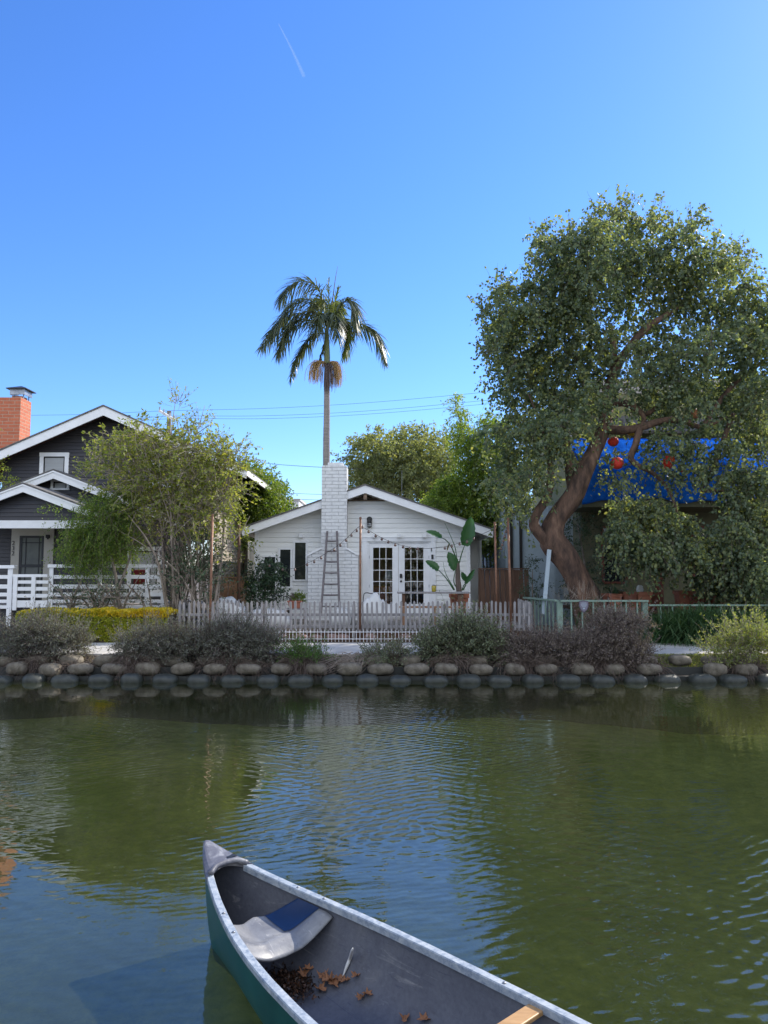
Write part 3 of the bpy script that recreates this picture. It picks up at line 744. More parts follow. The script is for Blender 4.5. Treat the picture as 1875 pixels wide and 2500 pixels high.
def hwin(parent, y, a, b, c, d, wd=.13, glass=m_blind, name='window'):
    x0, x1, z0, z1 = X(a, y), X(b, y), Z(d, y), Z(c, y)
    f_ = MB(); frame(f_, x0, x1, z0, z1, y - .012, wd, .045, .015)
    wo = f_.build(name, m_white, parent, bevel=.004)
    s_ = MB(); s_.box(x0, x0 + .035, y - .04, y - .012, z0, z1); s_.box(x1 - .035, x1, y - .04, y - .012, z0, z1); s_.box(x0 + .035, x1 - .035, y - .04, y - .012, z1 - .04, z1)
    s_.build('sash', m_dark, wo)
    MB().box(x0, x1, y - .024, y - .018, z0, z1).build('pane', glass, wo)
    return wo
hwin(hou, YM, 98, 150, 1115, 1175)
hwin(hou, YM, 372, 430, 1115, 1185)
# second gable (lower storey front)
YG = 22.8; YGR = 22.3
gx, gzz = X(122, YGR), Z(1148, YGR); SG = .385; gxe = X(450, YGR); ge = gzz - .13
gl_ = X(-250, YG); gr_ = X(425, YG)
wb = MB(); siding(wb, idf, lambda z: tuple(np.clip(gable(gx, ge, SG, 99)(z), gl_, gr_)), YG, .45, ge, .115, (), .024)
wb.box(gr_ - .02, gr_ + .02, YG, YM, .45, 3.9)
wb.build('lower_wall', m_side_d, hou)
rf = MB(); slopes(rf, gx, gzz + .04, 2 * gx - gxe, gxe, SG, .05, YGR - .03, YM - .02); r2 = rf.build('lower_roof', m_shingle, hou)
fa = MB(); slopes(fa, gx, gzz - .012, 2 * gx - gxe, gxe, SG, .24, YGR, YGR + .05); slopes(fa, gx, gzz + .02, 2 * gx - gxe - .02, gxe + .02, SG, .08, YGR - .028, YGR - .002)
fa.build('fascia', m_white, r2)
hwin(hou, YG, 124, 157, 1176, 1192, .08, m_blind)
hwin(hou, YG, 322, 385, 1345, 1440, .13, m_blind)
# porch gable
YP = 20.95; YPR = 20.6
px_, pz_ = X(48, YPR), Z(1181, YPR); SPp = .375; pxe = X(262, YPR); pe = pz_ - .12
zb1, zb0 = Z(1271, YP), Z(1290, YP)
pr_ = X(235, YP); pl_ = 2 * px_ - pr_
wb = MB(); siding(wb, idf, lambda z: tuple(np.clip(gable(px_, pe, SPp, 99)(z), pl_, pr_)), YP, zb1, pe, .115, (), .024); wb.build('porch_gable', m_side_d, hou)
MB().box(pl_ - .1, pr_ + .5, YP - .05, YP + .14, zb0, zb1 + .002).build('porch_beam', m_white, hou, bevel=.006)
rf = MB(); slopes(rf, px_, pz_ + .04, 2 * px_ - pxe, pxe, SPp, .05, YPR - .03, YG - .02); r3 = rf.build('porch_roof', m_shingle, hou)
fa = MB(); slopes(fa, px_, pz_ - .012, 2 * px_ - pxe, pxe, SPp, .22, YPR, YPR + .05); slopes(fa, px_, pz_ + .02, 2 * px_ - pxe - .02, pxe + .02, SPp, .07, YPR - .028, YPR - .002)
fa.build('fascia', m_white, r3)
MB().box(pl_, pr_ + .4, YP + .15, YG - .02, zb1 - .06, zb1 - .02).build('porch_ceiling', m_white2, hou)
zf = 1.32
MB().box(X(-150, 20.5), X(425, 20.5), 20.35, YG - .002, zf - .12, zf).build('porch_floor', m_picket, hou)
MB().box(X(-150, 20.5), X(425, 20.5), 20.42, YG - .1, .4, zf - .122).build('porch_base', m_side_d, hou)
for px in (-20,): MB().box(X(px, YP) - .07, X(px, YP) + .07, YP - .02, YP + .12, zf, zb0).build('porch_post', m_white, hou, bevel=.006)
# porch door and number board
dx0, dx1, dzt = X(47, YG), X(107, YG), Z(1308, YG)
ds = MB(); ds.box(X(27, YG), dx0, YG - .06, YG, zf, Z(1291, YG)); ds.box(dx1, X(130, YG), YG - .06, YG, zf, Z(1291, YG)); ds.box(dx0, dx1, YG - .06, YG, dzt, Z(1291, YG))
dso = ds.build('door_surround', M('cream_trim', (.52, .49, .42), (.45, .42, .36), 2, .6, .1), hou)
dr_ = MB(); fw = .07
dr_.box(dx0, dx0 + fw, YG - .05, YG - .01, zf + .02, dzt); dr_.box(dx1 - fw, dx1, YG - .05, YG - .01, zf + .02, dzt)
dr_.box(dx0 + fw, dx1 - fw, YG - .05, YG - .01, dzt - fw, dzt); dr_.box(dx0 + fw, dx1 - fw, YG - .05, YG - .01, Z(1385, YG), Z(1385, YG) + .09); dr_.box(dx0 + fw, dx1 - fw, YG - .05, YG - .01, zf + .02, zf + .16)
for fx in (.24, .78): dr_.box(dx0 + (dx1 - dx0) * fx, dx0 + (dx1 - dx0) * fx + .025, YG - .046, YG - .012, zf + .1, dzt - .05)
dr_.box(dx0 + fw, dx1 - fw, YG - .046, YG - .012, dzt - .23, dzt - .2)
do = dr_.build('door', m_black, hou)
MB().box(dx0 + .05, dx1 - .05, YG - .032, YG - .026, zf + .1, dzt - .03).build('door_screen', m_screen, do)
MB().box(X(114, YG), X(121, YG), YG - .16, YG - .06, Z(1314, YG), Z(1306, YG)).box(X(114, YG) + .03, X(121, YG) - .03, YG - .14, YG - .08, Z(1317, YG), Z(1314, YG)).build('porch_light', m_black, hou)
for ch_, py in (('2', 1331), ('3', 1343.5), ('2', 1356)):
    cu = bpy.data.curves.new('digit', 'FONT'); cu.body = ch_; cu.size = .19; cu.extrude = .006; cu.align_x = 'CENTER'
    to = bpy.data.objects.new('digit_source', cu); S.collection.objects.link(to)
    dg = bpy.context.evaluated_depsgraph_get(); me = bpy.data.meshes.new_from_object(to.evaluated_get(dg)); bpy.data.objects.remove(to)
    mt = Matrix.Translation(Vector((X(32.5, YG), YG - .068, Z(py, YG))) - WL[hou]) @ Matrix.Rotation(R(90), 4, 'X')
    me.transform(mt); me.materials.clear(); me.materials.append(m_black)
    o = bpy.data.objects.new('house_number', me); S.collection.objects.link(o); o.parent = hou; WL[o] = WL[hou]
# porch railing (a fence of its own)
YRl = 20.28
rl = root('porch_railing', 'white horizontal board railing along the front of the brown house porch', 'railing', (X(260, YRl), YRl, 1.2))
def brail(px0, px1, tops, y=YRl, cap=None, parent=None):
    for (ta, tb) in tops:
        MB().box(X(px0, y), X(px1, y), y - .02, y + .02, Z(tb, y), Z(ta, y)).build('rail', m_white, parent, bevel=.004)
boards = [(1404, 1413), (1427, 1437), (1447, 1456), (1464, 1472), (1478, 1486)]
MB().box(X(119, YRl), X(408, YRl), YRl - .09, YRl + .09, Z(1386, YRl), Z(1378, YRl)).build('top_rail', m_white, rl, bevel=.008)
brail(124, 404, boards, parent=rl)
for px in (127, 245, 361, 400): MB().box(X(px - 5, YRl), X(px + 5, YRl), YRl - .045, YRl - .021, 1.15, Z(1386, YRl)).build('post', m_white, rl, bevel=.004)
rg = root('porch_gate', 'lower white board gate between the two porch railing sections', 'gate', (X(79, YRl), YRl - .1, 1.2))
MB().box(X(37, YRl), X(121, YRl), YRl - .13, YRl - .05, Z(1409, YRl), Z(1402, YRl)).build('top_rail', m_white, rg, bevel=.006)
brail(39, 119, [(1417, 1425), (1433, 1442), (1450, 1459), (1466, 1483)], YRl - .09, parent=rg)
for px in (44, 88): MB().box(X(px - 5, YRl), X(px + 5, YRl), YRl - .135, YRl - .111, 1.15, Z(1409, YRl)).build('stile', m_white, rg, bevel=.004)
r2_ = root('porch_railing', 'white board railing section at the far left edge beside the steps', 'railing', (X(0, YRl), YRl, 1.2))
MB().box(X(-120, YRl), X(38, YRl), YRl - .09, YRl + .09, Z(1388, YRl), Z(1380, YRl)).build('top_rail', m_white, r2_, bevel=.008)
brail(-118, 34, boards, parent=r2_)
for px in (-60, 27): MB().box(X(px - 6, YRl), X(px + 6, YRl), YRl - .045, YRl - .021, .7, Z(1388, YRl)).build('post', m_white, r2_, bevel=.004)
# red cushion chair on the porch
tt = root('porch_chair', 'dark porch chair with a red cushion behind the white railing', 'chair', (X(340, 21.2), 21.2, zf))
cxx = X(340, 21.2)
MB().box(cxx - .25, cxx + .25, 20.95, 21.45, zf + .42, zf + .46).build('seat', m_black, tt)
for s_ in (-1, 1):
    for yy in (20.98, 21.42): MB().box(cxx + s_ * .23 - .02, cxx + s_ * .23 + .02, yy - .02, yy + .02, zf, zf + (.42 if yy < 21.2 else .95)).build('leg', m_black, tt)
MB().box(cxx - .2, cxx + .2, 21.28, 21.4, zf + .5, zf + .93).build('cushion', M('red_fabric', (.13, .008, .01), None, 6, .9, .2), tt, bevel=.05)

# ------------------------------------------------------------------ right hand house with tarp and balcony
rhs = root('olive_house', 'shaded olive and shade-tinted white house with a balcony behind the big tree', 'house', (X(1650, 24), 24, .4))
YH = 24.0
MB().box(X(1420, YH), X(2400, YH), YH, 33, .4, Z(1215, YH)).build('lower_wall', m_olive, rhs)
MB().box(X(1235, 25), X(1420, 25), 25, 33, .4, Z(1235, 25)).build('side_wing', m_ltblue, rhs)
pp = MB()
for px in (1249, 1272): pp.box(X(px - 3, 25), X(px + 3, 25), 24.93, 24.998, .4, Z(1250, 25))
pp.build('wing_post', m_dark, rhs)
MB().box(X(1338, 24.6), X(1352, 24.6), 24.5, 24.6, .4, Z(1240, 24.6)).build('corner_board', m_ltblue, rhs)
uw = MB(); siding(uw, idf, lambda z: (X(1397, 25.5), X(2300, 25.5)), 25.5, Z(1215, YH), Z(960, 25.5), .2); uw.box(X(1397, 25.5), X(2300, 25.5), 25.6, 32, Z(1215, YH), Z(960, 25.5))
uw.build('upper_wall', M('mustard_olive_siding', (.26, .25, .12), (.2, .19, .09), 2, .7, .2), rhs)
MB().box(X(1390, 25.5), X(1401, 25.5), 25.4, 25.5, Z(1215, YH), Z(925, 25.5)).build('upper_corner_board', m_white, rhs)
rf = MB(); xa, xb = X(1500, 25), X(2300, 25)
rf.add([(xa, 24.6, Z(1052, 24.6)), (xb, 24.6, Z(1052, 24.6)), (xb, 28, Z(925, 28)), (xa, 28, Z(925, 28)), (xa, 24.6, Z(1058, 24.6)), (xb, 24.6, Z(1058, 24.6)), (xb, 28, Z(931, 28)), (xa, 28, Z(931, 28))],
       [[0, 1, 2, 3], [7, 6, 5, 4], [0, 4, 5, 1], [0, 3, 7, 4]])
rf.build('roof', m_shingle, rhs)
YBc = 21.9
MB().box(X(1425, YBc), X(2300, YBc), YBc, YH - .002, Z(1238, YBc), Z(1217, YBc)).build('balcony_floor', m_olive, rhs, bevel=.01)
MB().box(X(1612, 21.7), X(1628, 21.7), 22.0, 22.2, 1.1, Z(1238, YBc) - .002).build('balcony_post', m_redwood, rhs)
MB().box(X(1900, 21.7), X(1916, 21.7), 22.0, 22.2, 1.1, Z(1238, YBc) - .002).build('balcony_post', m_redwood, rhs)
for px in (1500, 1720, 1860):
    f_ = MB(); frame(f_, X(px - 25, YH), X(px + 25, YH), Z(1420, YH), Z(1290, YH), YH - .01, .08, .04)
    o = f_.build('window', m_redwood, rhs); MB().box(X(px - 25, YH), X(px + 25, YH), YH - .03, YH - .02, Z(1420, YH), Z(1290, YH)).build('pane', m_glass_dark, o)
# tarp
m_tarp, nt, b_ = newmat('blue_tarpaulin')
tv = coords(nt, scale=(1, 1, 1)); nz = noise(nt, tv, 3.5, 6, .6)
nt.links.new(ramp(nt, nz, [(.35, (.010, .085, .42)), (.6, (.016, .14, .62)), (.78, (.05, .22, .70))]), b_.inputs['Base Color']); b_.inputs['Roughness'].default_value = .9; b_.inputs['Specular IOR Level'].default_value = 0
vs = coords(nt, scale=(5, 2, .5)); bump(nt, noise(nt, vs, 2.5, 5, .6), .6, .05, b_.inputs['Normal'])
V = []; F = []; nx, nz_ = 90, 26
prof = curve([(21.78, Z(1224, 21.8)), (21.74, Z(1185, 21.8)), (21.80, Z(1150, 21.8)), (22.3, Z(1118, 22.3)), (23.2, Z(1088, 23.2)), (23.9, Z(1070, 23.9))], nz_ + 1)
for j in range(nz_ + 1):
    for i in range(nx + 1):
        x = X(1424, 21.8) + (X(2150, 21.8) - X(1424, 21.8)) * i / nx
        y, z = prof[j]; s_ = math.sin(x * 9) * .02 + math.sin(x * 23 + 1) * .012 + math.sin(x * 3.1 + j * .3) * .02
        sag = .06 * math.sin(x * 4.1) * (1 - j / nz_) ** 6 + .04 * math.sin(x * 1.7 + .6) * (1 - j / nz_) ** 4
        V.append((x, y + s_, z + sag + .008 * math.sin(x * 7 + j)))
for j in range(nz_):
    for i in range(nx): a = j * (nx + 1) + i; F.append([a, a + 1, a + nx + 2, a + nx + 1])
tp = tag(npobj('tarpaulin', V, F, m_tarp, None, (X(1650, 21.8), 21.8, Z(1222, 21.8)), True), 'large bright blue tarpaulin draped over the balcony of the olive house', 'tarp')
sm = tp.modifiers.new('thickness', 'SOLIDIFY'); sm.thickness = .006
# deck in front of that house
dk = root('timber_deck', 'shaded timber deck carrying terracotta pots before the olive house', 'deck', (X(1650, 21), 20.6, .4))
MB().box(X(1440, 20.4), X(2300, 20.4), 20.4, 23.99, 1.05, 1.13).build('deck_boards', m_fencew, dk)
MB().box(X(1440, 20.4), X(2300, 20.4), 20.5, 20.6, .4, 1.048).build('skirt', m_dark, dk)

# neighbours far behind
tt = root('white_shed', 'small white flat building peeking above the bungalow roof at left', 'building', (X(712, 45), 45, .4))
MB().box(X(690, 45), X(728, 45), 45, 49, .4, Z(1222, 45)).build('wall', m_white, tt)
MB().box(X(686, 45), X(732, 45), 44.9, 49.1, Z(1222, 45), Z(1218, 45)).build('roof', m_white2, tt)
MB().tube([(X(703, 44.8), 46, Z(1220, 45)), (X(703, 44.8), 46, Z(1200, 45))], .03, 6).build('vent_pipe', m_metal, tt)

# ------------------------------------------------------------------ fences
YK = 19.05
pf = root('picket_fence', 'long weathered grey picket fence with pointed pickets along the white bungalow patio', 'fence', (X(880, YK), YK, .45))
def picket(x, y, z0, z1, wd, th, parent, tilt, name='picket', mat=None):
    v = []
    for yy in (y - th / 2, y + th / 2):
        v += [(x - wd / 2, yy, z0), (x + wd / 2, yy, z0), (x + wd / 2 + tilt, yy, z1 - .035), (x + tilt, yy, z1), (x - wd / 2 + tilt, yy, z1 - .035)]
    return npobj(name, v, [[0, 1, 2, 3, 4], [9, 8, 7, 6, 5], [0, 5, 6, 1], [1, 6, 7, 2], [2, 7, 8, 3], [3, 8, 9, 4], [4, 9, 5, 0]], mat or m_picket, parent)
px = 440
zt, zb = Z(1468, YK), Z(1540, YK)
while px < 1292:
    yy = YK
    picket(X(px, yy), yy + rr(.006), zb + rr(.02), zt + rr(.028), .058 + rr(.007), .018, pf, rr(.018)); px += 11.6 + rr(1.2)
for k in range(10):                                 # return running back beside the green rail
    yy = YK + .12 + k * .17
    v0 = X(1294, YK) + .0 * k
    picket(v0 + rr(.01), yy, zb, zt + rr(.02), .05, .04, pf, rr(.01))
for zz, nm in ((Z(1501, YK), 'rail'), (Z(1530, YK), 'rail')):
    MB().box(X(434, YK), X(1294, YK), YK + .018, YK + .055, zz - .035, zz + .035).build(nm, m_picket, pf)
for px in (436, 640, 860, 1080, 1291):
    MB().box(X(px, YK), X(px, YK) + .08, YK + .056, YK + .14, .45, zt - .08).build('post', m_picket, pf)
p2 = root('picket_fence', 'short run of taller grey pickets at the left end, standing behind the first row', 'fence', (X(470, 20), 20, .45))
for k in range(15):
    picket(X(452 + k * 9.5, 20.1), 20.1, Z(1510, 20.1), Z(1462, 20.1) + rr(.03), .045, .018, p2, rr(.03))
MB().box(X(448, 20.1), X(592, 20.1), 20.12, 20.15, Z(1490, 20.1), Z(1485, 20.1)).build('rail', m_picket, p2)
tag(MB().box(X(436, 19.3), X(1290, 19.3), 19.2, 19.3, .4, Z(1541, 19.2)).build('timber_edging', m_fencew), 'dark timber board edging under the grey picket fence', 'edging board')
# low white wire edging
YE = 18.62
we = root('garden_edging', 'very low white metal edging fence in front of the grey pickets', 'garden edging', (X(840, YE), YE, .45))
ez0, ez1 = .45, Z(1537, YE)
for zz in (Z(1560, YE), Z(1543, YE)): MB().tube([(X(672, YE), YE, zz), (X(1085, YE), YE, zz)], .009, 6).build('rail', m_white, we)
px = 674
while px < 1085:
    MB().tube([(X(px, YE), YE - .012, ez0), (X(px, YE), YE - .012, ez1 + rr(.01))], [.0075, .006], 5).build('picket', m_white, we); px += 8.55
# stones behind the edging
m_rock = M('brown_yard_stone', (.30, .19, .15), (.18, .12, .10), 3, .9, .9, 12)
for i, px in enumerate([690, 735, 770, 812, 838, 905, 990]):
    b = MB().ball((0, 0, 0), .17 + rr(.04), .12, .10 + rr(.02), 12, 8)
    b.v = [(x + X(px, 18.85), y + 18.88, max(z, -.08) + .53) for x, y, z in [(a * (1 + rr(.06)), c, d * (1 + rr(.05))) for a, c, d in b.v]]
    tag(b.build('stone', m_rock, None, smooth=True), 'reddish brown stone behind the low white edging, ' + nth('s') + ' from the left', 'stone', 'stones behind the white edging')
# board fences between the houses
def boards(name, label, pts, z0, z1, mat, wd=.14):
    r = root(name, label, 'fence', (pts[0][0], pts[0][1], z0))
    for (xa, ya), (xb, yb) in zip(pts[:-1], pts[1:]):
        b = MB(); L_ = math.hypot(xb - xa, yb - ya); n = max(1, int(L_ / wd)); d = Vector((xb - xa, yb - ya, 0)) / n
        for k in range(n):
            a = Vector((xa, ya, 0)) + d * (k + .04); e = Vector((xa, ya, 0)) + d * (k + .96); off = Vector((-d.y, d.x, 0)).normalized() * (.012 if k % 2 else 0)
            b.bar(a + off + Vector((0, 0, (z0 + z1) / 2 + rr(.01))), e + off + Vector((0, 0, (z0 + z1) / 2)), .02, z1 - z0)
        b.build('fence_boards', mat, r)
        MB().bar((xa, ya - .0, z1 + .03), (xb, yb, z1 + .03), .09, .04).build('cap_rail', mat, r)
        MB().box(xa - .05, xa + .05, ya + .06, ya + .16, z0, z1 + .05).build('post', mat, r)
    return r
boards('board_fence', 'dark brown board fence between the bungalow and the shade-tinted white wall', [(X(1173, 22.6), 22.6), (X(1292, 22.6), 22.6)], .45, Z(1391, 22.6), m_fencew)
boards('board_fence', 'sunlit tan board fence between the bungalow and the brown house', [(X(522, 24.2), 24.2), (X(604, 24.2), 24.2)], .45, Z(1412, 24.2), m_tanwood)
# sage green railing on the right
def rail_run(r, a, b, z0, z1, n, posts=True, bw=.035):
    a = Vector(a); b = Vector(b)
    MB().bar(a + Vector((0, 0, z1)), b + Vector((0, 0, z1)), .11, .045).build('top_rail', m_green_rail, r, bevel=.004)
    MB().bar(a + Vector((0, 0, z0 + .08)), b + Vector((0, 0, z0 + .08)), .04, .05).build('bottom_rail', m_green_rail, r)
    for k in range(1, n):
        p = a.lerp(b, k / n); MB().box(p.x - bw / 2, p.x + bw / 2, p.y - bw / 2, p.y + bw / 2, z0 + .106, z1 - .024).build('baluster', m_green_rail, r)
YGn = 18.9
gr1 = root('green_railing', 'sage green wooden railing running below the big leaning tree', 'railing', (X(1470, YGn), YGn, .45))
zt1 = Z(1467, YGn)
rail_run(gr1, (X(1366, YGn), YGn, 0), (X(1580, YGn), YGn, 0), .45, zt1, 8)
rail_run(gr1, (X(1360, YGn), YGn + .09, 0), (X(1290, 20.6), 21.2, 0), .45, zt1, 9)
for px in (1367, 1575): MB().box(X(px, YGn) - .07, X(px, YGn) + .07, YGn + .058, YGn + .17, .45, zt1 - .024).build('post', m_green_rail, gr1, bevel=.005)
gr2 = root('green_railing', 'lower sage green balustrade beside the strap leaved clump', 'railing', (X(1670, YGn), YGn, .45))
rail_run(gr2, (X(1584, YGn), YGn + .1, 0), (X(2200, YGn), YGn + .1, 0), .45, Z(1478, YGn), 21)
# plaque
pq = MB(); n = 14; cxp, czp = X(1421, YGn), Z(1479, YGn)
shp = [(-.115, .12), (0, .14), (.115, .12), (.12, .0), (.08, -.10), (0, -.17), (-.08, -.10), (-.12, 0)]
pq.prism([(cxp + a, czp + b) for a, b in shp][::-1], YGn - .10, YGn - .075)
pqo = tag(pq.build('plaque', M('dark_purple_plate', (.10, .08, .11), None, 5, .5, .1), None), 'small shield shaped dark plaque fixed on the green railing', 'sign')
pr = MB(); pr.prism([(cxp + a * .86, czp + b * .86) for a, b in shp][::-1], YGn - .104, YGn - .1005)
pr.build('plaque_face', M('grey_purple_enamel', (.19, .17, .22), None, 5, .5, .1), pqo)
ln = MB()
for k, (wd, zz) in enumerate(((.12, .075), (.15, .045), (.13, .015), (.10, -.015))): ln.box(cxp - wd / 2, cxp + wd / 2, YGn - .107, YGn - .1045, czp + zz - .005, czp + zz + .005)
ln.prism([(cxp - .035, czp - .045), (cxp + .035, czp - .045), (cxp, czp - .09)][::-1], YGn - .107, YGn - .1045)
ln.build('plaque_marking', m_ltblue, pqo)

# ------------------------------------------------------------------ poles and string lights
def pole(px0, py0, px1, py1, Y, rad, mat, label, z0=.45):
    a = P(px0, py0, Y); b = P(px1, py1, Y)
    d = (b - a); b = a + d * ((z0 - a.z) / d.z)
    r = root('light_pole', label, 'pole', tuple(b), None)
    MB().tube([b, a], rad, 10).build('pole_shaft', mat, r, smooth=True)
    MB().lathe((a.x, a.y, a.z), [(rad * 1.15, -.03), (rad * 1.15, .01), (rad * .4, .025)], 10).build('pole_cap', mat, r)
    return r
Yp = 18.97
pole(880, 1264, 879, 1530, Yp, .028, m_rust, 'rust brown pole rising from the picket fence beside the white brick chimney')
pole(1208, 1276, 1213, 1500, 19.4, .030, m_rust, 'thin brown pole by the bungalow right corner, the left one of a close pair')
pole(1240, 1266, 1247, 1500, 19.0, .032, m_rust, 'taller rust pole nearest the big tree, the right one of a close pair')
pole(519, 1258, 513, 1500, 18.9, .030, m_rust, 'tan brown pole rising out of the twiggy shrub at the left fence end')
pole(583, 1275, 583, 1480, 21.5, .045, m_fencew, 'dark thick pole under the left eave of the bungalow')
def lights(label, pts, bulbs, r=.034):
    o = root('string_lights', label, 'string lights', tuple(pts[0]))
    cv = curve(pts, 40); MB().tube(cv, .006, 5).build('cord', m_cord, o)
    for b in bulbs:
        MB().tube([b + Vector((0, 0, .055)), b + Vector((0, 0, .025))], .014, 6).ball(b, r, r, r, 10, 8).build('bulb', m_bulb, o, smooth=True)
def LP(pxy, Ya, Yb, xa, xb):
    return [P(x, y, Ya + (Yb - Ya) * (x - xa) / (xb - xa)) for x, y in pxy]
A1 = [(585, 1292), (604, 1330), (640, 1368), (680, 1386), (720, 1387), (767, 1367), (816, 1338), (845, 1315), (870, 1291), (880, 1284)]
lights('string of round bulbs rising from the small windows past the ladder to the middle pole', LP(A1, 21.3, 18.95, 585, 880),
       LP([(658, 1382), (690, 1391), (720, 1391), (750, 1379), (767, 1372), (784, 1363), (816, 1343), (831, 1332), (845, 1320), (858, 1308), (871, 1296)], 21.3, 18.95, 585, 880))
A2 = [(880, 1284), (900, 1295), (932, 1313), (965, 1327), (1002, 1336), (1040, 1339), (1085, 1335), (1122, 1325), (1157, 1311), (1195, 1296), (1212, 1283)]
lights('string of round bulbs sagging across the French doors', LP(A2, 18.95, 19.3, 880, 1212),
       LP([(885, 1288), (900, 1299), (917, 1309), (932, 1317), (948, 1324), (965, 1331), (984, 1336), (1001, 1340), (1020, 1341), (1086, 1339), (1103, 1334), (1122, 1329), (1140, 1324), (1157, 1316)], 18.95, 19.3, 880, 1212))
A3 = [(1241, 1272), (1236, 1300), (1230, 1322), (1220, 1345), (1209, 1356)]
lights('short string of bulbs looping steeply between the two close poles', LP(A3, 19.0, 19.35, 1241, 1209),
       LP([(1238, 1288), (1235, 1299), (1232, 1311), (1229, 1321), (1226, 1331), (1223, 1340)], 19.0, 19.35, 1241, 1209))

# ------------------------------------------------------------------ yard things
YL = 21.2
ld = root('ladder', 'tall grey wooden orchard ladder narrowing upwards against the white chimney', 'ladder', (X(808, YL), YL, .74))
def lad(px, py):       # leans back to the chimney
    t = (1495 - py) / (1495 - 1298); Y = 21.3 + .93 * t; return P(px, py, Y)
lb = [P(784, 1495, 21.3), P(829, 1495, 21.3)]; lt = [lad(799, 1297), lad(822.5, 1297)]
for a, b in zip(lb, lt):
    a = a + (a - b) * .04
    MB().bar(a, b, .062, .05, (0, 1, 0)).build('rail', m_ladder, ld, bevel=.006)
for py in (1322, 1348, 1374, 1401, 1428, 1454, 1481):
    t = (1495 - py) / (1495 - 1297); a = lb[0].lerp(lt[0], t); b = lb[1].lerp(lt[1], t)
    MB().tube([a - (b - a).normalized() * .01, a.lerp(b, .5) + Vector((0, 0, -.008)), b + (b - a).normalized() * .01], [.019, .024, .019], 8).build('rung', m_ladder, ld)
def taper_box(mb, cx, cy, z0, z1, w0, w1, d0, d1):
    return mb.add([(cx + sx * w / 2, cy + sy * d / 2, z) for z, w, d in ((z0, w0, d0), (z1, w1, d1)) for sy in (-1, 1) for sx in (-1, 1)],
                  [[0, 2, 3, 1], [4, 5, 7, 6], [0, 1, 5, 4], [2, 6, 7, 3], [0, 4, 6, 2], [1, 3, 7, 5]])
def planter(name, label, px, Y, z0, z1, wpx, mat, cat='planter', group=None):
    r = root(name, label, cat, (X(px, Y), Y, z0), group); w1 = wpx * Y / FPX; h = z1 - z0
    b = MB(); taper_box(b, X(px, Y), Y, z0, z1 - h * .18, w1 * .72, w1 * .9, w1 * .72, w1 * .9); b.build('pot_body', mat, r, bevel=.01)
    b = MB(); b.box(X(px, Y) - w1 / 2, X(px, Y) + w1 / 2, Y - w1 / 2, Y + w1 / 2, z1 - h * .18 + .001, z1 - .02)
    c = X(px, Y); t = .03
    b.box(c - w1 / 2, c + w1 / 2, Y - w1 / 2, Y - w1 / 2 + t, z1 - .019, z1); b.box(c - w1 / 2, c + w1 / 2, Y + w1 / 2 - t, Y + w1 / 2, z1 - .019, z1)
    b.build('pot_rim', mat, r)
    MB().box(c - w1 / 2 + .02, c + w1 / 2 - .02, Y - w1 / 2 + t + .001, Y + w1 / 2 - t - .001, z1 - .0195, z1 - .012).build('soil', m_soil, r)
    return r
YPt = 21.3
bp = planter('plant_pot', 'large square terracotta pot holding the giant paddle leaved plant', 1120, YPt, .74, Z(1446, YPt), 45, m_terra)
# giant bird of paradise
bop = root('bird_of_paradise_plant', 'tall plant with big paddle shaped green leaves in the terracotta pot', 'plant', (X(1120, YPt), YPt, Z(1446, YPt)))
def paddle(a, b, wd, nrm, bend=.12, notch=0):
    a, b = Vector(a), Vector(b); ax = b - a; L_ = ax.length; ax.normalize(); nrm = Vector(nrm); r = ax.cross(nrm).normalized(); nn = r.cross(ax)
    n = 14; v = []; f = []
    for i in range(n + 1):
        t = i / n; w_ = wd / 2 * (math.sin(math.pi * min(1, (t * .93 + .07))) ** .55) * (1 - .25 * t)
        if i == n: w_ = .002
        c = a + ax * L_ * t + nn * (-bend * L_ * (t * t))
        for k, s_ in enumerate((-1, -.5, 0, .5, 1)):
            rip = .93 + .07 * math.cos(i * 2.3 + k)
            v.append(c + r * s_ * w_ * rip + nn * (abs(s_) * w_ * .35 + .008 * math.sin(i * 2 + k * 3)))
    for i in range(n):
        for k in range(4): q = i * 5 + k; f.append([q, q + 1, q + 6, q + 5])
    return v, f
lv = [((1134, 1332), (1152, 1262), 42, (.25, -1, .2), [(1121, 1375), (1127, 1352)], 0),
      ((1078, 1313), (1042, 1294), 24, (0, -.7, .7), [(1117, 1372), (1102, 1335), (1088, 1318)], -.2),
      ((1112, 1391), (1096, 1348), 34, (.3, -1, .1), [(1117, 1438), (1108, 1420)], .1),
      ((1070, 1391), (1041, 1368), 26, (0, -.8, .6), [(1108, 1440), (1088, 1410)], -.1),
      ((1138, 1417), (1127, 1397), 16, (-.3, -1, .2), [(1131, 1440), (1137, 1428)], .15),
      ((1136, 1424), (1160, 1390), 15, (.5, -1, .5), [(1128, 1442), (1131, 1432)], 0)]
for i, (a, b, wd, nr, st, dy) in enumerate(lv):
    Yl = YPt - .1 + dy
    v, f = paddle(P(*a, Yl), P(*b, Yl - .1), wd * Yl / FPX, nr)
    lf = npobj('leaf', v, f, L_bird, bop, None, True)
    MB().tube(curve([P(*q, YPt + dy * k / len(st)) for k, q in enumerate(st)] + [P(*a, Yl)], 8), np.linspace(.02, .011, 8), 7).build('leaf_stalk', L_bird, lf, smooth=True)
MB().tube(curve([P(1117, 1400, YPt), P(1113, 1345, YPt), P(1100, 1308, YPt), P(1086, 1277, YPt)], 10), np.linspace(.018, .004, 10), 6).build('leaf_spear', L_bird, bop)
MB().tube(curve([P(1110, 1440, YPt), P(1088, 1400, YPt), P(1082, 1372, YPt)], 8), np.linspace(.016, .004, 8), 6).build('leaf_spear', L_bird, bop)
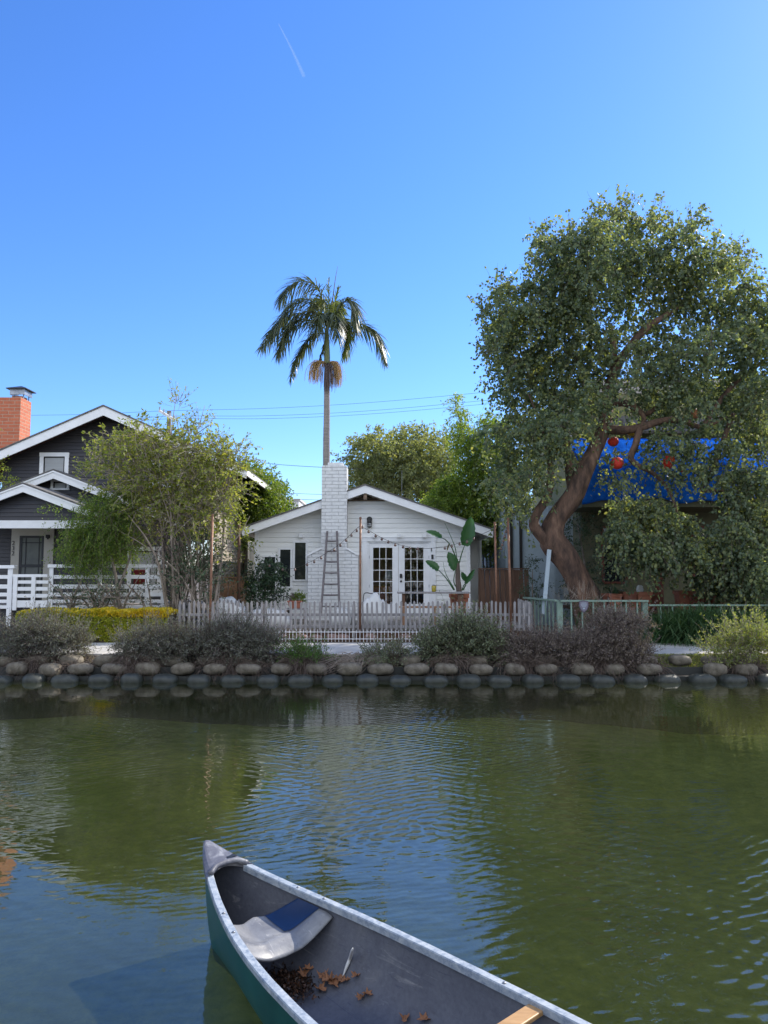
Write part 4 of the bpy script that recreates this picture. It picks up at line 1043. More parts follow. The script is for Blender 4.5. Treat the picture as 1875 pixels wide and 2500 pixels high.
MB().tube(curve([P(1121, 1450, YPt), P(1118, 1405, YPt), P(1119, 1370, YPt)], 10), [.07, .078, .08, .078, .072, .065, .06, .05, .04, .03], 9, wob=.1).build('stem', M('fibrous_brown_stem', (.15, .11, .085), (.07, .05, .04), 5, .8, .8, stretch=(4, 4, .5)), bop)
v, f = paddle(P(1096, 1328, YPt), P(1091, 1345, YPt), .06, (0, -1, 0)); o = npobj('leaf', v, f, L_palmd, bop); o['label'] = 'small withered brown leaf'
# bar table, bench, candle
YT = 20.7
tb = root('patio_table', 'narrow wooden slab table in front of the French doors', 'table', (X(1050, YT), YT, .74))
MB().box(X(970, YT), X(1146, YT), YT - .25, YT + .25, Z(1449, YT), Z(1445, YT)).build('tabletop', m_picket, tb, bevel=.006)
for px in (985, 1119, 1126): MB().box(X(px, YT) - .04, X(px, YT) + .04, YT - .2, YT - .12, .74, Z(1449, YT) - .001).build('leg', m_fencew, tb)
for px in (985, 1124): MB().box(X(px, YT) - .04, X(px, YT) + .04, YT + .12, YT + .2, .74, Z(1449, YT) - .001).build('leg', m_fencew, tb)
bn = root('patio_bench', 'light wooden slat bench just behind the pickets below the slab table', 'bench', (X(1055, 20.1), 20.1, .74))
for k in range(3): MB().box(X(975, 20.1), X(1143, 20.1), 19.93 + k * .12, 20.03 + k * .12, Z(1484, 20.1), Z(1480, 20.1)).build('slat', m_tanwood, bn, bevel=.004)
for px in (985, 1060, 1135):
    for yy in (19.97, 20.23): MB().box(X(px, 20.1) - .03, X(px, 20.1) + .03, yy - .03, yy + .012, .74, Z(1484, 20.1) - .001).build('leg', m_tanwood, bn)
cd = root('candle_lantern', 'yellow glass candle jar standing on the slab table', 'candle', (X(1059, YT), YT, Z(1445, YT)))
MB().lathe((X(1059, YT), YT, Z(1445, YT) + .001), [(.045, 0), (.062, .02), (.065, .15), (.055, .17)], 14).build('jar', M('amber_glass', (.45, .36, .05), (.35, .27, .03), 6, .15, 0), cd, smooth=True)
MB().lathe((X(1059, YT), YT, Z(1445, YT) + .17), [(.055, 0), (.057, .02), (.02, .03)], 14).build('lid', m_metal, cd)
# covered furniture under white cloth
def cloth(label, px, Y, wpx, top, z0, peaks, mat, dep=.9):
    nx, ny = 26, 18; s = Y / FPX; c = X(px, Y); V = []; F = []
    for j in range(ny + 1):
        for i in range(nx + 1):
            u = i / nx * 2 - 1; v = j / ny * 2 - 1
            e = max(abs(u) ** 3.5, abs(v) ** 3.5); edge = 1 - e
            hgt = 0
            for (pu, pv, ph, pw) in peaks: hgt = max(hgt, ph * math.exp(-(((u - pu) ** 2) ** 1.5 + (abs(v - pv) * .6) ** 3) / pw ** 1.5))
            z = z0 + (top - z0) * max(0, edge) ** .5 * (.62 + .38 * hgt) + .02 * math.sin(u * 9 + v * 4) * edge
            V.append((c + u * wpx * s / 2, Y + v * dep / 2, z))
    for j in range(ny):
        for i in range(nx): a = j * (nx + 1) + i; F.append([a, a + 1, a + nx + 2, a + nx + 1])
    o = npobj('furniture_cover', V, F, mat, None, (c, Y, z0), True)
    sm = o.modifiers.new('thickness', 'SOLIDIFY'); sm.thickness = .006
    return tag(o, label, 'furniture cover')
cloth('white canvas cover humped over a patio chair beside the middle pole', 912, 20.3, 72, Z(1448, 20.3), .74, [(.1, 0, 1, .25), (-.5, 0, .6, .3), (.75, 0, .8, .1)], m_cloth)
cloth('white cover over low furniture at the left end of the picket fence', 560, 20.4, 95, Z(1457, 20.4), .74, [(-.1, 0, 1, .5), (.6, 0, .5, .5)], m_cloth)
cloth('low flat white cover over a lounger between the pot and the ladder', 655, 20.5, 120, Z(1487, 20.5), .74, [(0, 0, 1, 2)], m_cloth)
cloth('low white cover on furniture right of the ladder', 835, 20.7, 50, Z(1483, 20.7), .74, [(0, 0, 1, 1)], m_cloth)
cf = root('patio_chair', 'dark curved metal chair frame poking out beside the white cover', 'chair', (X(895, 20.9), 20.9, .74))
MB().tube(curve([P(890, 1500, 20.9), P(888, 1452, 20.9), P(905, 1449, 20.9), P(922, 1455, 21.2), P(925, 1500, 21.2)], 16), .012, 7).build('frame', m_black, cf)
MB().box(X(892, 21), X(920, 21), 20.8, 21.2, 1.12, 1.15).build('seat', m_black, cf, bevel=.01)
cf = root('patio_chair', 'dark thin metal chair frame under the round leafy shrub', 'chair', (X(680, 20.9), 20.9, .74))
MB().tube(curve([P(662, 1500, 20.7), P(666, 1456, 20.7), P(690, 1455, 20.7), P(708, 1463, 20.9), P(712, 1500, 21)], 16), .012, 7).tube([P(664, 1452, 20.7), P(690, 1500, 20.7)], .01, 6).build('frame', m_black, cf)
MB().box(X(668, 20.8), X(708, 20.8), 20.7, 21.1, 1.05, 1.08).build('seat', m_black, cf, bevel=.01)
MB2 = planter('plant_pot', 'low terracotta bowl with a green succulent left of the ladder', 722, 20.9, Z(1485, 20.9), Z(1466, 20.9), 36, m_terra2)
tb = root('side_table', 'low dark side table under the terracotta succulent bowl', 'table', (X(722, 20.9), 20.9, .74))
zz = Z(1485, 20.9)
MB().box(X(700, 20.9), X(750, 20.9), 20.65, 21.15, zz - .035, zz - .002).build('tabletop', m_picket, tb)
for px in (704, 746):
    for yy in (20.7, 21.1): MB().box(X(px, 20.9) - .02, X(px, 20.9) + .02, yy - .02, yy + .02, .74, zz - .036).build('leg', m_fencew, tb)
# pots on the deck at right
for i, (px, wd, Yq, pt) in enumerate([(1462, 34, 20.75, 1449), (1497, 34, 20.75, 1449), (1533, 36, 20.7, 1445), (1567, 36, 20.7, 1445), (1585, 34, 21.2, 1445), (1668, 40, 20.9, 1442), (1700, 50, 20.75, 1453), (1745, 36, 20.9, 1447)]):
    lab = ['leftmost terracotta trough at the foot of the leaning trunk', 'terracotta trough holding upright green blades by the trunk', 'terracotta pot with a small metal bowl in its soil', 'terracotta pot with a white bag on top',
           'terracotta pot tucked behind the one with the white bag', 'taller terracotta pot just right of the redwood post', 'wide low terracotta pot before the taller one', 'terracotta pot half hidden by the strap leaves'][i]
    planter('plant_pot', lab, px, Yq, 1.131, Z(pt, Yq), wd, m_terra if i % 2 else m_terra2, 'plant pot')
b = MB().lathe((X(1561, 20.7), 20.7, Z(1445, 20.7)), [(.09, 0), (.105, .06), (.085, .15), (.04, .19), (.02, .17)], 12, 1, .6); b.build('x', m_cloth)
bpy.data.objects['x'].name = 'white_bag'; tag(bpy.data.objects['white_bag'], 'white crumpled bag sitting on a terracotta pot', 'bag')
o = MB().lathe((X(1516, 20.7), 20.7, Z(1444, 20.7)), [(.03, 0), (.07, .03), (.075, .05)], 12).build('metal_bowl', m_metal, smooth=True); tag(o, 'small shiny metal bowl on a terracotta pot', 'bowl')
# lanterns in the tree
def lantern(px, py, Y, r, rz, mat, label, tilt=0):
    c = P(px, py, Y); o = root('paper_lantern', label, 'lantern', tuple(c), 'paper lanterns hanging in the tree')
    prof = []
    for i in range(23):
        ph = -math.pi / 2 * .86 + math.pi * .86 * i / 22; prof.append((r * math.cos(ph) * (1 + .03 * (i % 2)), rz * math.sin(ph)))
    MB().lathe(c, prof, 18).build('lamp_shade', mat, o, smooth=True)
    MB().lathe(c, [(r * .3, rz * .9), (r * .3, rz * .97)], 10).build('cap', m_black, o)
    MB().lathe(c, [(r * .3, -rz * .97), (r * .3, -rz * .9)], 10).build('base_ring', m_black, o)
    MB().tube([c + Vector((0, 0, rz * .95)), c + Vector((0, 0, rz + .8))], .004, 4).build('hanging_cord', m_cord, o)
    if tilt: o.rotation_euler = (0, tilt, 0)
lantern(1507, 1131, 19.9, .17, .165, m_lantern, 'round red lantern nearest the trunk against the blue tarpaulin')
lantern(1632, 1127, 19.9, .16, .23, m_lantern, 'long red lantern tilted beside another, hanging over the blue tarpaulin', .45)
lantern(1666, 1144, 20.0, .10, .11, m_lantern, 'small red lantern just right of the long tilted one')
lantern(1497, 1078, 20.6, .15, .14, m_lantern, 'dark red lantern high against the trunk above the tarpaulin')
lantern(1698, 1008, 20.2, .13, .16, m_lanternp, 'faded orange lantern highest among the branches')
lantern(1543, 1057, 20.3, .13, .09, m_lanterny, 'flat yellow lantern between two branches')
lantern(1719, 1092, 20.2, .09, .10, m_cloth, 'pale small lantern hanging at the right over the tarpaulin')
# prop board
o = MB().bar(P(1341, 1342, 20.1), P(1327, 1500, 19.9), .11, .045, (0, 1, 0)).build('tree_prop', m_ltblue, None, bevel=.005)
tag(o, 'shade-tinted white timber propping up the leaning trunk', 'prop')
# utility pole and wires
UP = root('utility_pole', 'distant wooden utility pole with a pale slanted crossarm behind the dark roof', 'utility pole', (X(404, 62), 62, .4))
MB().tube([(X(404, 62), 62, .4), (X(404, 62), 62, Z(1004, 62))], .19, 10).build('shaft', m_barkg, UP)
ca1, ca2 = P(389, 1003, 61.6), P(426, 1025, 60.5)
MB().bar(ca1, ca2, .16, .2).build('crossarm', m_white2, UP)
for t in (.03, .3, .7, .97): q = ca1.lerp(ca2, t); MB().tube([q + Vector((0, 0, .08)), q + Vector((0, 0, .36))], .07, 6).build('insulator', m_metal, UP)
def wire(pxy, Ys, r, label):
    cv = curve([P(x, y, Y) for (x, y), Y in zip(pxy, Ys)], 30)
    tag(MB().tube(cv, r, 4).build('power_line', m_cord, None), label, 'power line')
wire([(-60, 1015), (200, 1012), (405, 1003), (650, 997), (900, 983), (1190, 957), (1500, 925)], [66, 64, 62, 62, 62, 60, 58], .012, 'uppermost power line crossing behind the palm trunk')
wire([(300, 1026), (415, 1016), (650, 1015), (900, 1003), (1190, 977), (1500, 945)], [63, 62, 62, 62, 60, 58], .012, 'middle power line crossing behind the palm trunk')
wire([(300, 1032), (425, 1022), (650, 1022), (900, 1011), (1190, 986), (1500, 955)], [62, 61, 61, 61, 60, 58], .012, 'lowest of the three high power lines behind the palm trunk')
wire([(592, 1122), (660, 1132), (720, 1137), (790, 1141), (900, 1146)], [34, 34, 34, 34, 34], .010, 'slack service wire meeting the top of the white chimney')
wire([(560, 1200), (700, 1204), (800, 1207), (1000, 1206)], [44] * 4, .011, 'upper thin wire above the bungalow roof at left')
wire([(560, 1214), (700, 1218), (800, 1221), (1000, 1222)], [44] * 4, .012, 'lower thin wire just above the bungalow roof at left')
wire([(1040, 1125), (1100, 1113), (1150, 1098), (1200, 1085)], [40] * 4, .011, 'short wire slanting up between the round tree and the big tree')
o = MB().tube([(X(981, 26), 26, Z(1230, 26)), (X(982, 26), 26, Z(1148, 26))], [.012, .008], 5).build('antenna', m_metal); tag(o, 'thin upright antenna rod on the bungalow roof', 'antenna')
# contrail
m_con, nt, b_ = newmat('contrail_ice')
tr2 = nt.nodes.new('ShaderNodeBsdfTransparent'); ms2 = nt.nodes.new('ShaderNodeMixShader'); ms2.inputs[0].default_value = .022
b_.inputs['Base Color'].default_value = (.9, .92, .95, 1); nt.links.new(tr2.outputs[0], ms2.inputs[1]); nt.links.new(b_.outputs[0], ms2.inputs[2]); nt.links.new(ms2.outputs[0], nt.nodes['Material Output'].inputs[0])
ca_ = [P(680, 58, 1800), P(712, 120, 1800), P(742, 186, 1800)]
ct = MB()
for k in range(3): ct.tube(curve(ca_, 12), [x * (1 - k * .3) for x in np.linspace(1.2, 5, 12)], 8)
tag(ct.build('contrail', m_con, None, smooth=True), 'faint white contrail high in the blue sky', 'contrail')

# ------------------------------------------------------------------ foliage builders
def clump_tree(name, label, base, stems, blobs, lm, tm, leafL, leafW, nsp, per, length=.5, droop=.3, k=4, up=.2, shell=.35, spread=.04, cat_='tree', twig=(.006, .002), depth_scale=1, stemname='trunk', stemmat=None, gapless=False, tfrac=.5):
    r = root(name, label, cat_, tuple(base))
    if stems:
        b = MB()
        for pts, r0, r1 in stems:
            cv = curve(pts, 14); b.tube(cv, np.linspace(r0, r1, 14), 8, wob=.06)
        b.build(stemname, stemmat or m_barkg, r, smooth=True)
    LV = []; TW = []
    for bl in blobs:
        c, rad, wgt = bl
        n = max(3, int(nsp * wgt)); cv = sprays(c, rad, n, length, droop, up=up, shell=shell)
        LV.append(leaves_on(cv, per, leafL, leafW, k, .3, spread)); m_ = max(2, int(n * tfrac)); TW.append(twig_arrays(cv[:m_], *twig))
    V, F = cat(LV); npobj('foliage' if cat_ != 'tree' else 'crown', V, F, lm, r)
    V, F = cat(TW); npobj('twigs', V, F, tm, r)
    return r
def BL(lst, Y, ry=None, jitter=0):
    out = []
    for t in lst:
        px, py, rp = t[:3]; rz = t[3] if len(t) > 3 else rp
        c, rad = blob(px, py, Y + rr(jitter), rp, rz, ry); out.append((c, rad, (rp * rz) / 2500))
    return out

# --- big leaning eucalyptus
def PX(l, Y0, dY=0): return [P(a, b, Y0 + dY * i) for i, (a, b) in enumerate(l)]
YB0 = 20.4
et = root('eucalyptus_tree', 'huge leaning silver dollar eucalyptus with reddish bark and drooping grey green leaves', 'tree', (X(1440, YB0), YB0, .42))
tk = MB()
def limb(mb, pts, rad, n=26, sides=14, wob=.07): cv = curve(pts, n); mb.tube(cv, np.interp(np.linspace(0, 1, n), np.linspace(0, 1, len(rad)), rad), sides, wob=wob)
limb(tk, [P(1452, 1545, YB0), P(1436, 1475, YB0), P(1412, 1420, YB0), P(1382, 1365, YB0), P(1349, 1317, YB0), P(1357, 1269, YB0 - .1), P(1400, 1208, YB0 - .2), P(1428, 1148, YB0 - .2), P(1452, 1098, YB0), P(1475, 1040, YB0), P(1484, 960, YB0 + .2), P(1500, 895, YB0 + .4), P(1490, 790, YB0 + .4)],
     [.50, .42, .36, .34, .37, .27, .27, .24, .21, .19, .15, .12, .06], 44, 16)
tk.build('trunk', m_bark, et, smooth=True)
for pts, rad in [
    ([P(1345, 1330, YB0), P(1318, 1303, YB0 - .15), P(1303, 1280, YB0 - .2), P(1311, 1252, YB0 - .2), P(1334, 1218, YB0 - .2), P(1344, 1175, YB0 - .2), P(1342, 1128, YB0), P(1325, 1050, YB0), P(1290, 960, YB0)], [.20, .16, .14, .13, .12, .11, .07, .05, .02]),
    ([P(1400, 1210, YB0 - .1), P(1392, 1150, YB0 + .2), P(1385, 1090, YB0 + .4), P(1372, 1020, YB0 + .6), P(1330, 940, YB0 + .6), P(1270, 860, YB0 + .6)], [.16, .14, .12, .10, .07, .03]),
    ([P(1484, 960, YB0 + .2), P(1510, 888, YB0), P(1540, 842, YB0 - .2), P(1580, 801, YB0 - .3), P(1618, 774, YB0 - .3), P(1690, 730, YB0)], [.15, .12, .11, .10, .08, .03]),
    ([P(1482, 990, YB0), P(1515, 982, YB0 - .3), P(1545, 992, YB0 - .4), P(1580, 1010, YB0 - .3), P(1640, 960, YB0)], [.14, .11, .10, .07, .03]),
    ([P(1476, 1047, YB0), P(1520, 1050, YB0 - .4), P(1562, 1044, YB0 - .6), P(1624, 1026, YB0 - .7), P(1670, 1028, YB0 - .7), P(1716, 1042, YB0 - .5), P(1790, 1010, YB0)], [.13, .12, .11, .09, .08, .07, .04]),
    ([P(1562, 1044, YB0 - .6), P(1552, 1085, YB0 - .7), P(1540, 1118, YB0 - .8), P(1556, 1136, YB0 - .8), P(1590, 1152, YB0 - .9), P(1622, 1182, YB0 - .9), P(1644, 1222, YB0 - .9), P(1660, 1280, YB0 - .9)], [.10, .09, .085, .075, .06, .05, .035, .02]),
    ([P(1545, 990, YB0 - .4), P(1572, 1020, YB0 - .5), P(1562, 1044, YB0 - .6)], [.07, .06, .06]),
    ([P(1790, 1010, YB0), P(1760, 1090, YB0 - .4), P(1735, 1160, YB0 - .5), P(1712, 1194, YB0 - .5), P(1735, 1199, YB0 - .5), P(1775, 1200, YB0 - .5), P(1830, 1240, YB0 - .4)], [.07, .06, .055, .05, .045, .04, .02]),
    ([P(1716, 1042, YB0 - .5), P(1780, 950, YB0), P(1840, 900, YB0), P(1900, 860, YB0)], [.07, .07, .05, .02]),
    ([P(1500, 895, YB0 + .4), P(1440, 800, YB0 + .4), P(1380, 700, YB0 + .3), P(1330, 620, YB0)], [.10, .08, .05, .02])]:
    b = MB(); limb(b, pts, rad, 26, 10, .06); b.build('limb', m_bark, et, smooth=True)
E1 = [(1325, 640, 52, 60), (1320, 580, 26, 38), (1370, 690, 55), (1400, 600, 38, 45), (1440, 580, 50), (1470, 540, 40, 40), (1455, 505, 14, 22), (1515, 550, 40, 42), (1520, 505, 12, 22), (1580, 560, 48, 42), (1575, 522, 18, 14),
      (1650, 590, 48), (1690, 550, 22, 22), (1720, 640, 52), (1770, 660, 45, 50), (1790, 625, 16, 24), (1815, 720, 45), (1850, 770, 45), (1890, 790, 50), (1900, 720, 20),
      (1235, 720, 34, 40), (1197, 700, 13, 26), (1190, 750, 30, 34), (1215, 800, 48, 50), (1270, 780, 45, 50), (1290, 720, 30, 40), (1205, 850, 44, 42), (1185, 815, 20, 30), (1230, 900, 48), (1225, 950, 36, 42), (1255, 1000, 46), (1290, 890, 50),
      (1320, 800, 52), (1370, 770, 50), (1430, 680, 60), (1500, 640, 60), (1570, 650, 60), (1630, 690, 55), (1690, 720, 52), (1750, 770, 52), (1800, 830, 55), (1860, 870, 60),
      (1420, 760, 52), (1440, 830, 48, 46), (1350, 860, 52), (1400, 900, 50, 48), (1320, 950, 50), (1370, 990, 45), (1420, 960, 38, 40), (1450, 880, 34), (1540, 730, 48, 36), (1600, 870, 46, 42), (1650, 830, 42, 34), (1560, 900, 34, 30), (1620, 930, 52, 44), (1590, 980, 36, 32), (1680, 880, 48, 46), (1720, 830, 40, 34),
      (1680, 960, 42, 40), (1740, 900, 40), (1740, 980, 46, 40), (1800, 940, 52), (1860, 970, 60), (1790, 1030, 42), (1850, 1070, 55),
      (1260, 1060, 44, 42), (1300, 1040, 40), (1330, 1100, 40), (1260, 1120, 45, 42), (1290, 1160, 34, 36), (1375, 1050, 30, 34), (1235, 1165, 34, 38), (1270, 1205, 20, 22), (1405, 1020, 20, 26), (1255, 1230, 16, 18)]
E2 = [(1615, 1085, 40, 30), (1670, 1095, 28, 28), (1524, 1165, 15, 18), (1640, 1165, 22, 16), (1775, 1100, 30, 36), (1810, 1170, 36, 44), (1860, 1180, 44, 55), (1790, 1230, 30, 34), (1720, 1050, 20, 18),
      (1540, 1240, 44, 42), (1600, 1260, 52, 46), (1655, 1290, 48, 44), (1530, 1300, 40, 44), (1500, 1300, 18, 30), (1580, 1340, 50, 50), (1640, 1350, 44, 34), (1690, 1335, 34, 36), (1535, 1365, 30, 28), (1585, 1380, 20, 18), (1685, 1375, 34, 26),
      (1780, 1290, 40, 48), (1840, 1280, 50, 60), (1780, 1360, 42, 48), (1740, 1400, 38, 44), (1840, 1380, 52, 60), (1790, 1430, 44, 42), (1860, 1450, 44, 40), (1730, 1415, 20, 20), (1900, 1300, 50, 80), (1590, 1222, 20, 14), (1500, 1120, 16, 20), (1690, 1150, 20, 24), (1600, 1135, 20, 16), (1750, 1160, 22, 34), (1700, 1090, 18, 20), (1490, 1175, 12, 20)]
E2 = [(t[0], t[1] - (16 if t[1] > 1340 and t[0] < 1700 else 0)) + tuple(t[2:]) for t in E2]
LV = []; TW = []
E1 = [(t[0] + (22 if t[0] < 1260 else 12 if t[0] < 1340 else 0), t[1] + (10 if t[1] < 600 else 4 if t[1] < 700 else 0)) + tuple(t[2:]) for t in E1]
E1 += [(1228, 1115, 28, 36), (1215, 1180, 26, 34), (1250, 1235, 24, 30), (1200, 1060, 22, 30), (1545, 800, 36, 26), (1505, 830, 26, 26), (1590, 825, 34, 22), (1468, 905, 26, 30), (1535, 935, 26, 20), (1445, 965, 28, 32), (1610, 770, 36, 26), (1560, 860, 22, 18), (1600, 1012, 30, 18), (1660, 1005, 30, 20), (1525, 1010, 20, 20), (1462, 1010, 24, 26), (1440, 1070, 18, 24), (1700, 1000, 26, 24)]
def euc(lst, Y, ry, jit, nsp, droop, length, per=15):
    for c, rad, wgt in BL(lst, Y, ry, jit):
        n = max(4, int(nsp * wgt * 1.0)); cv = sprays(c, rad * np.array([.74, 1, .74]), n, length, droop, up=.25, shell=.2, jit=.6)
        LV.append(leaves_on(cv, per, .088, .066, 6, .6, .03, .15)); TW.append(twig_arrays(cv[:n // 2], .007, .002))
euc(E1, YB0, 1.0, 1.4, 118, .8, .55)
E3 = [(1318, 560, 10, 34), (1340, 600, 14, 30), (1195, 690, 8, 30), (1222, 720, 10, 26), (1462, 500, 9, 34), (1500, 515, 8, 26), (1520, 505, 8, 28), (1578, 520, 12, 16), (1605, 535, 12, 14), (1690, 545, 10, 28), (1668, 560, 10, 22), (1762, 620, 12, 26), (1790, 620, 10, 28), (1815, 660, 12, 26), (1835, 700, 10, 30), (1865, 720, 14, 30), (1165, 745, 8, 22), (1172, 850, 8, 12), (1385, 570, 10, 24), (1740, 590, 10, 22)]
E3 = [(t[0] + (18 if t[0] < 1260 else 0), t[1] + 14) + t[2:] for t in E3]
for c, rad, wgt in BL(E3, YB0, .25, .6):
    cv = sprays(c, rad, 12, .5, -.1, up=1.2, shell=.1, jit=.5); LV.append(leaves_on(cv, 9, .085, .07, 6, .5, .02, .1)); TW.append(twig_arrays(cv, .006, .002))
euc(E2, YB0 - .9, .55, .5, 125, 1.0, .46)
V, F = cat(LV); npobj('crown', V, F, L_euc, et)
V, F = cat(TW); npobj('twigs', V, F, m_twigd, et)

# --- big twiggy shrub at left
YS = 20.0
r = root('large_shrub', 'large half bare twiggy shrub with yellow green leaf tips before the dark house', 'shrub', (X(465, YS), YS, .45))
st = []
b = MB()
tips = [(300, 1100), (260, 1130), (330, 1060), (390, 1050), (430, 1010), (430, 965), (480, 1010), (500, 990), (520, 1060), (560, 1090), (590, 1120), (560, 1180), (530, 1240), (480, 1120), (400, 1150), (350, 1180), (320, 1230), (440, 1200), (590, 1200), (250, 1180), (280, 1290), (380, 1100), (460, 1060), (420, 1080), (570, 1290), (610, 1260)]
for i, (tx, ty) in enumerate(tips):
    bx_ = 400 + random.uniform(0, 130); Y1 = YS + rr(.5)
    mid = (bx_ * .75 + tx * .25 + rr(10), 1495 + (ty - 1495) * .45); m2 = (bx_ * .35 + tx * .65 + rr(20), 1495 + (ty - 1495) * .78)
    b.tube(curve([P(bx_, 1510, YS + rr(.3)), P(*mid, Y1), P(*m2, Y1), P(tx, ty, Y1)], 16), np.linspace(random.uniform(.022, .04), .006, 16), 6, wob=.05)
b.build('trunk', m_twig, r, smooth=True)
SB = [(300, 1110, 55), (260, 1150, 34), (350, 1080, 50), (400, 1100, 55, 50), (460, 1090, 55), (520, 1120, 50), (560, 1150, 42), (330, 1170, 58), (400, 1180, 65), (470, 1170, 65), (540, 1200, 52), (350, 1240, 60), (430, 1250, 60), (500, 1250, 55), (580, 1110, 22, 26)]
TWs = []; LVs = []
for c, rad, wgt in BL(SB, YS, .9, .3):
    cv = sprays(c, rad, int(145 * wgt), .55, .25, up=.5, shell=.1, jit=.8); TWs.append(twig_arrays(cv, .008, .003))
    n = len(cv); LVs.append(leaves_on(cv[:int(n * .85)], 9, .095, .048, 4, .1, .02, .45))
for c, rad, wgt in BL([(432, 985, 22, 30), (490, 1030, 30, 24), (520, 1080, 30, 20), (240, 1125, 20, 14), (215, 1160, 14)], YS, .2, .1):
    cv = sprays(c, rad, 24, .35, -.1, up=.9, shell=.1); TWs.append(twig_arrays(cv, .006, .002)); LVs.append(leaves_on(cv, 6, .08, .035, 4, 0, .02, .5))
V, F = cat(TWs); npobj('twigs', V, F, m_twig, r)
V, F = cat(LVs); npobj('foliage', V, F, L_shrub, r)
# grey bare interior twigs low
cv = sprays(*blob(410, 1300, YS - .1, 90, 55, .5), 260, .5, .5, up=.3, shell=.1, jit=.9)
V, F = twig_arrays(cv, .007, .003); o = npobj('dead_twigs', V, F, m_twigp, r)
cv = sprays(*blob(470, 1400, YS, 70, 95, .5), 350, .7, .1, up=1.2, shell=.1, jit=.3)
V, F = twig_arrays(cv, .008, .003); o = npobj('stems', V, F, m_twig, r)
V, F = leaves_on(cv, 14, .08, .035, 4, .4, .03, .2); npobj('lower_foliage', V, F, L_dark, r)
# feathery green tree in front of the porch
clump_tree('feathery_tree', 'drooping feathery green tree hiding the right half of the porch', (X(270, 19.9), 19.9, .45),
    [([P(290, 1500, 19.9), P(285, 1420, 19.9), P(262, 1330, 19.9), P(230, 1260, 19.9)], .06, .02), ([P(288, 1440, 19.9), P(320, 1350, 19.9), P(330, 1270, 19.9)], .04, .015)],
    BL([(250, 1235, 40, 36), (300, 1230, 40), (215, 1250, 26, 22), (270, 1290, 50), (220, 1310, 42, 45), (190, 1330, 30, 36), (200, 1360, 32, 26), (250, 1335, 42, 40), (310, 1310, 38), (180, 1290, 22, 26), (155, 1340, 14, 12), (135, 1230, 12, 6)], 19.9, .5, .2),
    L_feather, m_twigd, .065, .024, 230, 24, .42, .9, up=.1, spread=.03)
# bare grey shrub in front of the porch
r = root('bare_shrub', 'grey branched shrub with sparse dull leaves below the porch railing', 'shrub', (X(240, 19.6), 19.6, .45))
b = MB(); TWs = []; LVs = []
for i in range(26):
    x0 = random.choice([170, 235, 240, 300, 360]) + rr(12); tx = x0 + rr(70); ty = random.uniform(1405, 1460)
    b.tube(curve([P(x0, 1510, 19.6), P(x0 + (tx - x0) * .3 + rr(6), 1465, 19.6 + rr(.2)), P(tx, ty, 19.6 + rr(.4))], 10), np.linspace(.035, .008, 10), 6)
b.build('trunk', m_barkg, r, smooth=True)
cv = sprays(*blob(240, 1460, 19.6, 150, 34, .5), 190, .35, .1, up=.6, shell=.1, jit=.9); V, F = twig_arrays(cv, .009, .004); npobj('twigs', V, F, m_twig, r)
V, F = leaves_on(cv, 7, .06, .035, 4, .2, .03, .3); npobj('foliage', V, F, L_dark, r)
# hedge: clipped
r = root('clipped_hedge', 'low clipped golden green hedge with a bright yellow top along the path', 'hedge', (X(235, 19.1), 19.1, .45))
hx0, hx1, hy0, hy1, hz1 = X(52, 18.9), X(416, 18.9), 18.75, 19.7, Z(1493, 18.9)
n = 24000; q = RNG.random((n, 3)); face = RNG.random(n)
Pn = np.stack([hx0 + (hx1 - hx0) * q[:, 0], np.where(face < .6, hy0 + .1 * q[:, 1] ** 2, hy0 + (hy1 - hy0) * q[:, 1]), np.where(face < .6, .46 + (hz1 - .46) * q[:, 2], hz1 - .1 * q[:, 2] ** 2)], 1)
Pn[:, 2] += .025 * np.sin(Pn[:, 0] * 5) + .02 * np.sin(Pn[:, 0] * 13); Pn[:, 1] += .05 * np.sin(Pn[:, 0] * 3)
D = unit(np.where(face[:, None] < .6, [[0, -1, .5]], [[0, 0, 1]]) + RNG.normal(size=(n, 3)) * .6)
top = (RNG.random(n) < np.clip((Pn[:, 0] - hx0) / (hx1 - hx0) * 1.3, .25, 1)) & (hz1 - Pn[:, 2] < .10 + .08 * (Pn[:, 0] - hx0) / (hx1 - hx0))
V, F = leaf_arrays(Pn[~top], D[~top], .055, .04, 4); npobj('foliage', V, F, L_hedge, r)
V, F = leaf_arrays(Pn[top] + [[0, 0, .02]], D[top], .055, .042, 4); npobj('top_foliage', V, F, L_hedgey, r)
b = MB()
for k in range(60): x_ = random.uniform(hx0, hx1); b.tube([(x_, 19.2 + rr(.3), .45), (x_ + rr(.1), 19.2 + rr(.3), hz1 - .1)], [.012, .005], 5)
b.build('stems', m_twigd, r)
# dark rounded shrub by bungalow's left corner
clump_tree('rounded_shrub', 'dark green leafy shrub against the left windows of the bungalow', (X(648, 21.8), 21.8, .74), [([P(648, 1510, 21.8), P(645, 1470, 21.8), P(650, 1420, 21.8)], .05, .02), ([P(650, 1500, 21.8), P(625, 1465, 21.8), P(588, 1435, 21.8)], .03, .015)],
    BL([(645, 1400, 34, 32), (620, 1420, 26, 30), (668, 1425, 26, 34), (640, 1450, 38, 30), (660, 1390, 20), (680, 1380, 12, 12), (602, 1440, 14, 14)], 21.8, .45), L_dark, m_twigd, .075, .05, 120, 16, .3, .2, shell=.3, cat_='shrub')
